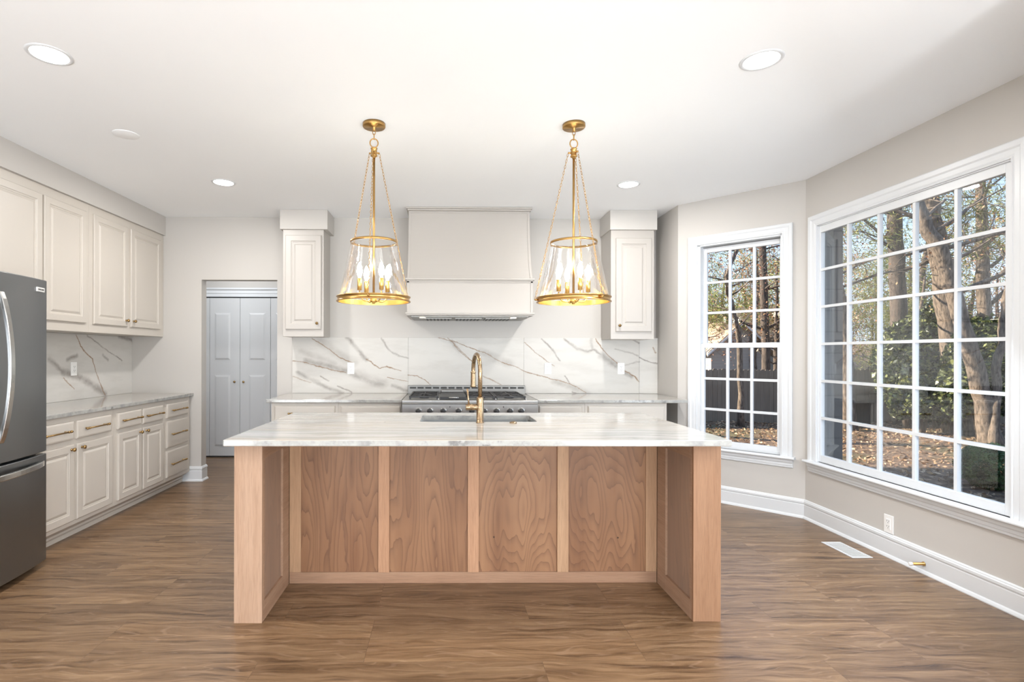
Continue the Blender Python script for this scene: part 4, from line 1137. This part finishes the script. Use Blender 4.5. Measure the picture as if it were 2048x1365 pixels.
def tree(path, radii, seed, bark, label, cat='tree', group='trees in the yard', limbs=8, depth=3, leaves=None, leaf_n=0, leaf_size=.06, leaf_spread=.5, first=.35, limb_len=2.2, nm='bare_tree', base=None):
    rr = random.Random(seed)
    P0 = Vector(base or path[0]); root = empty(nm, P0, 0, label, cat, group)
    pts = [Vector(p) - P0 for p in path]
    # resample with slight wobble
    fine = []; fr = []
    for i in range(len(pts) - 1):
        for k in range(5):
            t = k / 5; fine.append(pts[i].lerp(pts[i + 1], t)); fr.append(radii[i] * (1 - t) + radii[i + 1] * t)
    fine.append(pts[-1]); fr.append(radii[-1])
    fine[0] = fine[0] - Vector((0, 0, .15)); fr[0] *= 1.35; fr[1] *= 1.08
    for i in range(1, len(fine) - 1): fine[i] += Vector((rr.gauss(0, .02), rr.gauss(0, .02), 0))
    tr = MB().tube(fine, fr, 14); tr.build('trunk', M[bark], root)
    mb = MB(); tips = []
    n = len(fine)
    for j in range(limbs):
        i = int(n * (first + (1 - first) * (j + rr.random()) / limbs)); i = min(i, n - 1)
        a = rr.uniform(0, 2 * math.pi)
        d = Vector((math.cos(a), math.sin(a), rr.uniform(.1, .7))).normalized()
        grow(mb, fine[i].copy(), d, fr[i] * rr.uniform(.25, .42), limb_len * .62 * rr.uniform(.7, 1.2), depth, tips, rr)
    if mb.v: mb.build('branches', M[bark], root)
    if leaves and tips:
        r2 = np.random.RandomState(seed)
        T = np.array([tuple(t) for t in tips])
        if leaves == 'leaf_pine': leaf_n = int(leaf_n * 2.2)
        c = T[r2.randint(0, len(T), leaf_n)] + r2.normal(size=(leaf_n, 3)) * leaf_spread * .8
        pn = leaves == 'leaf_pine'
        lo = leaf_mesh('foliage', c, leaf_size * (1.5 if pn else 1), M[leaves], root, seed=seed, asp=.11 if pn else .5); lo['kind'] = 'stuff'
    return root

# the trees the photo shows through the two windows
tree([(13.34, 12.77, GZ), (13.03, 12.77, .48), (12.59, 12.77, 2.06), (12.03, 12.8, 3.89), (11.66, 12.9, 4.86), (11.0, 13.2, 7.0)], [.21, .185, .165, .155, .135, .09], 3, 'bark', 'thick leaning grey trunk in the yard, last column of the big grid window', limbs=9, first=.45, depth=4, limb_len=2.8)
tree([(14.5, 16.5, GZ), (14.25, 16.5, 2.4), (14.1, 16.5, 4.9), (14.1, 16.5, 9)], [.24, .22, .20, .16], 11, 'bark_d', 'straight rough trunk behind the fence line, third column of the big grid window', limbs=9, first=.5, depth=3, leaves='leaf_pine', leaf_n=3500, leaf_size=.07, leaf_spread=.3, nm='pine_tree')
tree([(11.79, 15.37, GZ), (11.70, 15.37, 1.47), (11.56, 15.4, 2.93), (11.28, 15.5, 4.7), (11.1, 15.5, 6.4)], [.19, .15, .12, .08, .05], 21, 'bark', 'slim dark trunk by the fence, first column of the big grid window', limbs=8, first=.45, depth=4, limb_len=2.2, leaves='leaf_brown', leaf_n=900, leaf_size=.042)
tree([(14.6, 14.9, GZ), (14.3, 14.9, 2.35), (13.95, 14.9, 4.6), (13.7, 15, 6.2), (13.6, 15, 8.2)], [.30, .26, .23, .2, .15], 33, 'bark', 'tall grey trunk standing behind the leaning tree, fourth column of the big grid window', limbs=8, first=.55, depth=3, limb_len=2.3, leaves='leaf_pine', leaf_n=1800, leaf_size=.07, leaf_spread=.3)
tree([(15.7, 15.3, GZ), (15.73, 15.3, 1.5), (15.65, 15.3, 4.4), (15.55, 15.3, 7)], [.2, .17, .15, .1], 41, 'bark', 'slender upright trunk beyond the evergreen shrubs, last column of the big grid window', limbs=8, first=.4, depth=4, limb_len=2.4, leaves='leaf_brown', leaf_n=900, leaf_size=.042)
tree([(13.2, 12.6, GZ), (13.25, 12.6, .7), (13.42, 12.6, 2.2), (13.6, 12.6, 3.3), (14.0, 12.7, 5.2)], [.10, .09, .08, .07, .05], 47, 'bark', 'small trunk leaning right beside the thick leaning tree', limbs=5, first=.5, depth=3, limb_len=1.6, leaves='leaf_brown', leaf_n=500, leaf_size=.042)
tree([(12.15, 20, GZ), (12.15, 20, 1.5), (12.03, 20, 5.3), (12.0, 20, 8.5)], [.16, .145, .125, .09], 52, 'bark_d', 'straight dark trunk behind the fence, right column of the tall bay window', limbs=10, first=.35, depth=3, limb_len=2.4, leaves='leaf_pine', leaf_n=3000, leaf_size=.07, leaf_spread=.25)
tree([(9.1, 16.2, GZ), (8.95, 16.0, 1.6), (8.45, 15.6, 2.9), (8.2, 15.4, 3.6), (8.9, 15.4, 5.5)], [.09, .08, .065, .06, .03], 61, 'bark', 'thin crooked leafing tree in front of the fence, middle of the tall bay window', limbs=10, first=.35, depth=4, limb_len=2.0, leaves='leaf_red', leaf_n=1500, leaf_size=.036, leaf_spread=.35)
tree([(5.6, 15.2, GZ), (5.7, 15.2, 1.6), (6.3, 15.1, 3.2), (7.2, 15.0, 4.2), (8.4, 14.9, 5.2)], [.13, .12, .10, .08, .04], 66, 'bark_d', 'dark tree leaning in from the left edge of the tall bay window', limbs=9, first=.35, depth=4, limb_len=2.2, leaves='leaf_red', leaf_n=900, leaf_size=.036, leaf_spread=.4)

# background woods: four kinds, copied
protos = []
kinds = [('leaf_brown', 1300, .08, .6, 'bare_tree'), ('leaf_pine', 4500, .10, .40, 'pine_tree'), ('leaf_brown', 2600, .08, .7, 'bare_tree'), ('leaf_red', 1200, .07, .5, 'bare_tree')]
labs = ['leafless grey tree with some brown leaves in the woods beyond the fence', 'olive green pine in the woods beyond the fence', 'tree thick with dry tan leaves in the woods beyond the fence', 'small tree with sparse russet leaves in the woods beyond the fence']
for i, (lf, n, sz, sp, nm) in enumerate(kinds):
    protos.append(tree([(0, 0, 0), (.1, 0, 2.5), (.25 * (-1) ** i, .1, 5), (.2, .1, 8.5)], [.19, .16, .12, .06], 100 + i, 'bark' if i % 2 else 'bark_d', labs[i], group='background woods', limbs=12, first=.22, depth=4, limb_len=2.6, leaves=lf, leaf_n=n, leaf_size=sz, leaf_spread=sp, nm=nm))
spots = []
for _ in range(40):
    for t in range(40):
        an = rnd.uniform(.40, .92); d = rnd.uniform(25, 46)
        x, y = d * math.sin(an), d * math.cos(an)
        if y < 18.5 and x < 20: continue
        if 12.2 < x < 20.2 and 24.5 < y < 34: continue
        if x / y < .62 and y < 24 and x > 10: continue
        if all((x - a) ** 2 + (y - b) ** 2 > 9 for a, b in spots): break
    spots.append((x, y))
for i, (x, y) in enumerate(spots):
    o = protos[i] if i < 4 else copy_tree(protos[(i * 7 + i // 4) % 4])
    o.location = (x, y, gz(x, y) - .05); o.rotation_euler = (0, 0, rnd.uniform(0, 6.28))
    s = rnd.uniform(.42, .72) if i % 5 else rnd.uniform(.8, 1.0); o.scale = (s, s, s)

# evergreen shrubs before the far fence, and the clipped bush by the window
def shrub(name, c, rad, n, size, mat, label, cat='shrub', group=None, seed=1, trunk=True):
    root = empty(name, (c[0], c[1], GZ), 0, label, cat, group)
    r = np.random.RandomState(seed)
    lob = r.normal(size=(26, 3)); lob /= np.linalg.norm(lob, axis=1)[:, None]; lob[:, 2] = np.abs(lob[:, 2]) * 1.2 - .35
    cen = lob * np.array(rad) * .62; cen[:, 2] += c[2] - GZ
    cr = r.uniform(.32, .52, 26)
    idx = r.randint(0, 26, n); u = r.normal(size=(n, 3)); u /= np.linalg.norm(u, axis=1)[:, None]
    p = cen[idx] + u * (cr[idx] * r.uniform(.55, 1.0, n) ** .4)[:, None] * np.array(rad)
    p = p[p[:, 2] > .04]
    leaf_mesh('foliage', p, size, M[mat], root, seed=seed)['kind'] = 'stuff'
    if trunk:
        mb = MB()
        for k in range(5):
            a = 2 * math.pi * k / 5; mb.tube([(0, 0, -.05), (.15 * rad[0] * math.cos(a), .15 * rad[1] * math.sin(a), (c[2] - GZ) * .5), (.4 * rad[0] * math.cos(a), .4 * rad[1] * math.sin(a), (c[2] - GZ))], [.05, .04, .02], 6)
        mb.build('stems', M['bark_d'], root)
    return root
SG = 'evergreen shrubs along the fence'
shrub('evergreen_shrub', (13.85, 15.8, .75), (.85, .8, 1.75), 9000, .075, 'leaf_dark', 'dark evergreen shrub covering the fence end, third column of the big grid window', group=SG, seed=2)
shrub('evergreen_shrub', (14.9, 15.9, 1.05), (1.35, 1.0, 2.1), 14000, .075, 'leaf_dark', 'tallest dark glossy evergreen shrub, fourth column of the big grid window', group=SG, seed=3)
shrub('evergreen_shrub', (14.15, 13.9, .75), (.9, .75, 1.75), 9000, .075, 'leaf_dark', 'dark evergreen shrub right behind the thick leaning trunk', group=SG, seed=4)
shrub('evergreen_shrub', (13.55, 14.9, -.05), (.8, .6, .85), 5500, .065, 'leaf_dark', 'low evergreen shrub at the foot of the fence left of the leaning trunk', group=SG, seed=5)
shrub('evergreen_shrub', (17.4, 14.2, 1.1), (1.4, 1.2, 2.1), 11000, .08, 'leaf_dark', 'dark evergreen shrub at the far right edge of the big grid window', group=SG, seed=6)
# clipped bush: dense rounded dome
root = empty('boxwood_bush', (8.93, 8.55, GZ), 0, 'clipped round dark green bush just outside the big grid window', 'bush')
r = np.random.RandomState(9); u = r.normal(size=(26000, 3)); u /= np.linalg.norm(u, axis=1)[:, None]
rad = .93 + .06 * np.sin(u[:, 0] * 9) * np.sin(u[:, 1] * 8 + u[:, 2] * 7)
p = u * rad[:, None] * np.array([.50, .50, .40]) * (r.uniform(.80, 1.0, 26000)[:, None]); p[:, 2] += .40
k = p[:, 2] > .03; leaf_mesh('foliage', p[k], .016, M['leaf_boxwood'], root, seed=9)['kind'] = 'stuff'
mb = MB()
for k in range(6):
    a = k * 1.05; mb.tube([(0, 0, -.05), (.12 * math.cos(a), .12 * math.sin(a), .2), (.24 * math.cos(a), .24 * math.sin(a), .42)], [.02, .015, .008], 6)
mb.build('stems', M['bark_d'], root)

# dog-eared privacy fence
fn = empty('wooden_fence', (0, 17.2, GZ), 0, 'weathered dark wooden privacy fence at the back of the yard', 'fence')
bd = MB(); x = 1.0; i = 0
while x < 20.5:
    h = 1.74 + rnd.uniform(-.02, .03); o_ = rnd.uniform(-.006, .006); wv = -.02 * x * 0
    bd.prism([(x, -.05), (x + .138, -.05), (x + .138, h - .03), (x + .108, h), (x + .03, h), (x, h - .03)], 1, o_, o_ + .018)
    x += .143
fix_normals(bd.build('fence_boards', M['fence'], fn))
rl = MB()
for z in (.3, 1.0, 1.6): rl.box(1.0, 20.6, .02, .06, z - .045, z + .045)
rl.build('rails', M['fence'], fn)
for k in range(9): MB().box(1.2 + k * 2.4, 1.29 + k * 2.4, .06, .15, -.1, 1.7).build('post', M['fence'], fn)

# neighbouring house
hs = empty('neighbouring_house', (15.6, 27.5, 0), 0, 'neighbouring house with grey lap siding gable and tan roof beyond the fence', 'house')
b0 = .0
mb = MB(); mb.prism([(-1.75, -1.0), (1.35, -1.0), (1.35, 1.55), (-.2, 2.95), (-1.75, 1.55)], 1, 0, 3.0); fix_normals(mb.build('gable_wing', M['siding'], hs))
mb = MB(); mb.box(-4.4, 4.6, 2.6, 6.5, -1.0, 2.3); mb.build('main_wall', M['siding'], hs)
mb = MB(); mb.prism([(2.2, 2.15), (4.6, 4.0), (7.0, 2.15), (7.0, 2.3), (4.6, 4.2), (2.2, 2.3)], 0, -4.8, 5.0); fix_normals(mb.build('main_roof', M['roof'], hs))
mb = MB(); mb.prism([(-2.05, 1.28), (-.2, 2.95), (1.65, 1.28), (1.65, 1.42), (-.2, 3.12), (-2.05, 1.42)], 1, -.25, 3.6); fix_normals(mb.build('gable_roof', M['roof'], hs))
mb = MB(); mb.prism([(-2.07, 1.22), (-.2, 2.90), (1.67, 1.22), (1.67, 1.34), (-.2, 3.02), (-2.07, 1.34)], 1, -.29, -.25); fix_normals(mb.build('fascia', M['trim'], hs))
wf = MB(); wf.box(-2.9, -1.95, 2.54, 2.6, .0, 1.2); fr_ = wf.build('window', M['trim'], hs)
MB().box(-2.83, -2.02, 2.52, 2.545, .07, 1.13).build('pane', M['dark'], fr_)
mm = MB(); mm.box(-2.44, -2.41, 2.50, 2.525, .07, 1.13); mm.box(-2.83, -2.02, 2.50, 2.525, .58, .62); mm.build('glazing_bars', M['trim'], fr_)

# fallen leaves
n = 26000
r = np.random.RandomState(12)
xs = r.uniform(3.6, 24, n); ys = r.uniform(3.5, 17.1, n)
kk = (r.uniform(0, 1, n) < (.35 + .65 * (np.hypot(xs, ys) > 11)))
xs, ys = xs[kk], ys[kk]
zs = np.array([gz(a, b) for a, b in zip(xs, ys)]) + .02
lt = leaf_mesh('fallen_leaves', np.stack([xs, ys, zs], 1), .045, M['litter'], None, flat=.75, seed=12, asp=.6)
tag(lt, 'brown fallen leaves scattered over the yard', 'leaves', kind='stuff')
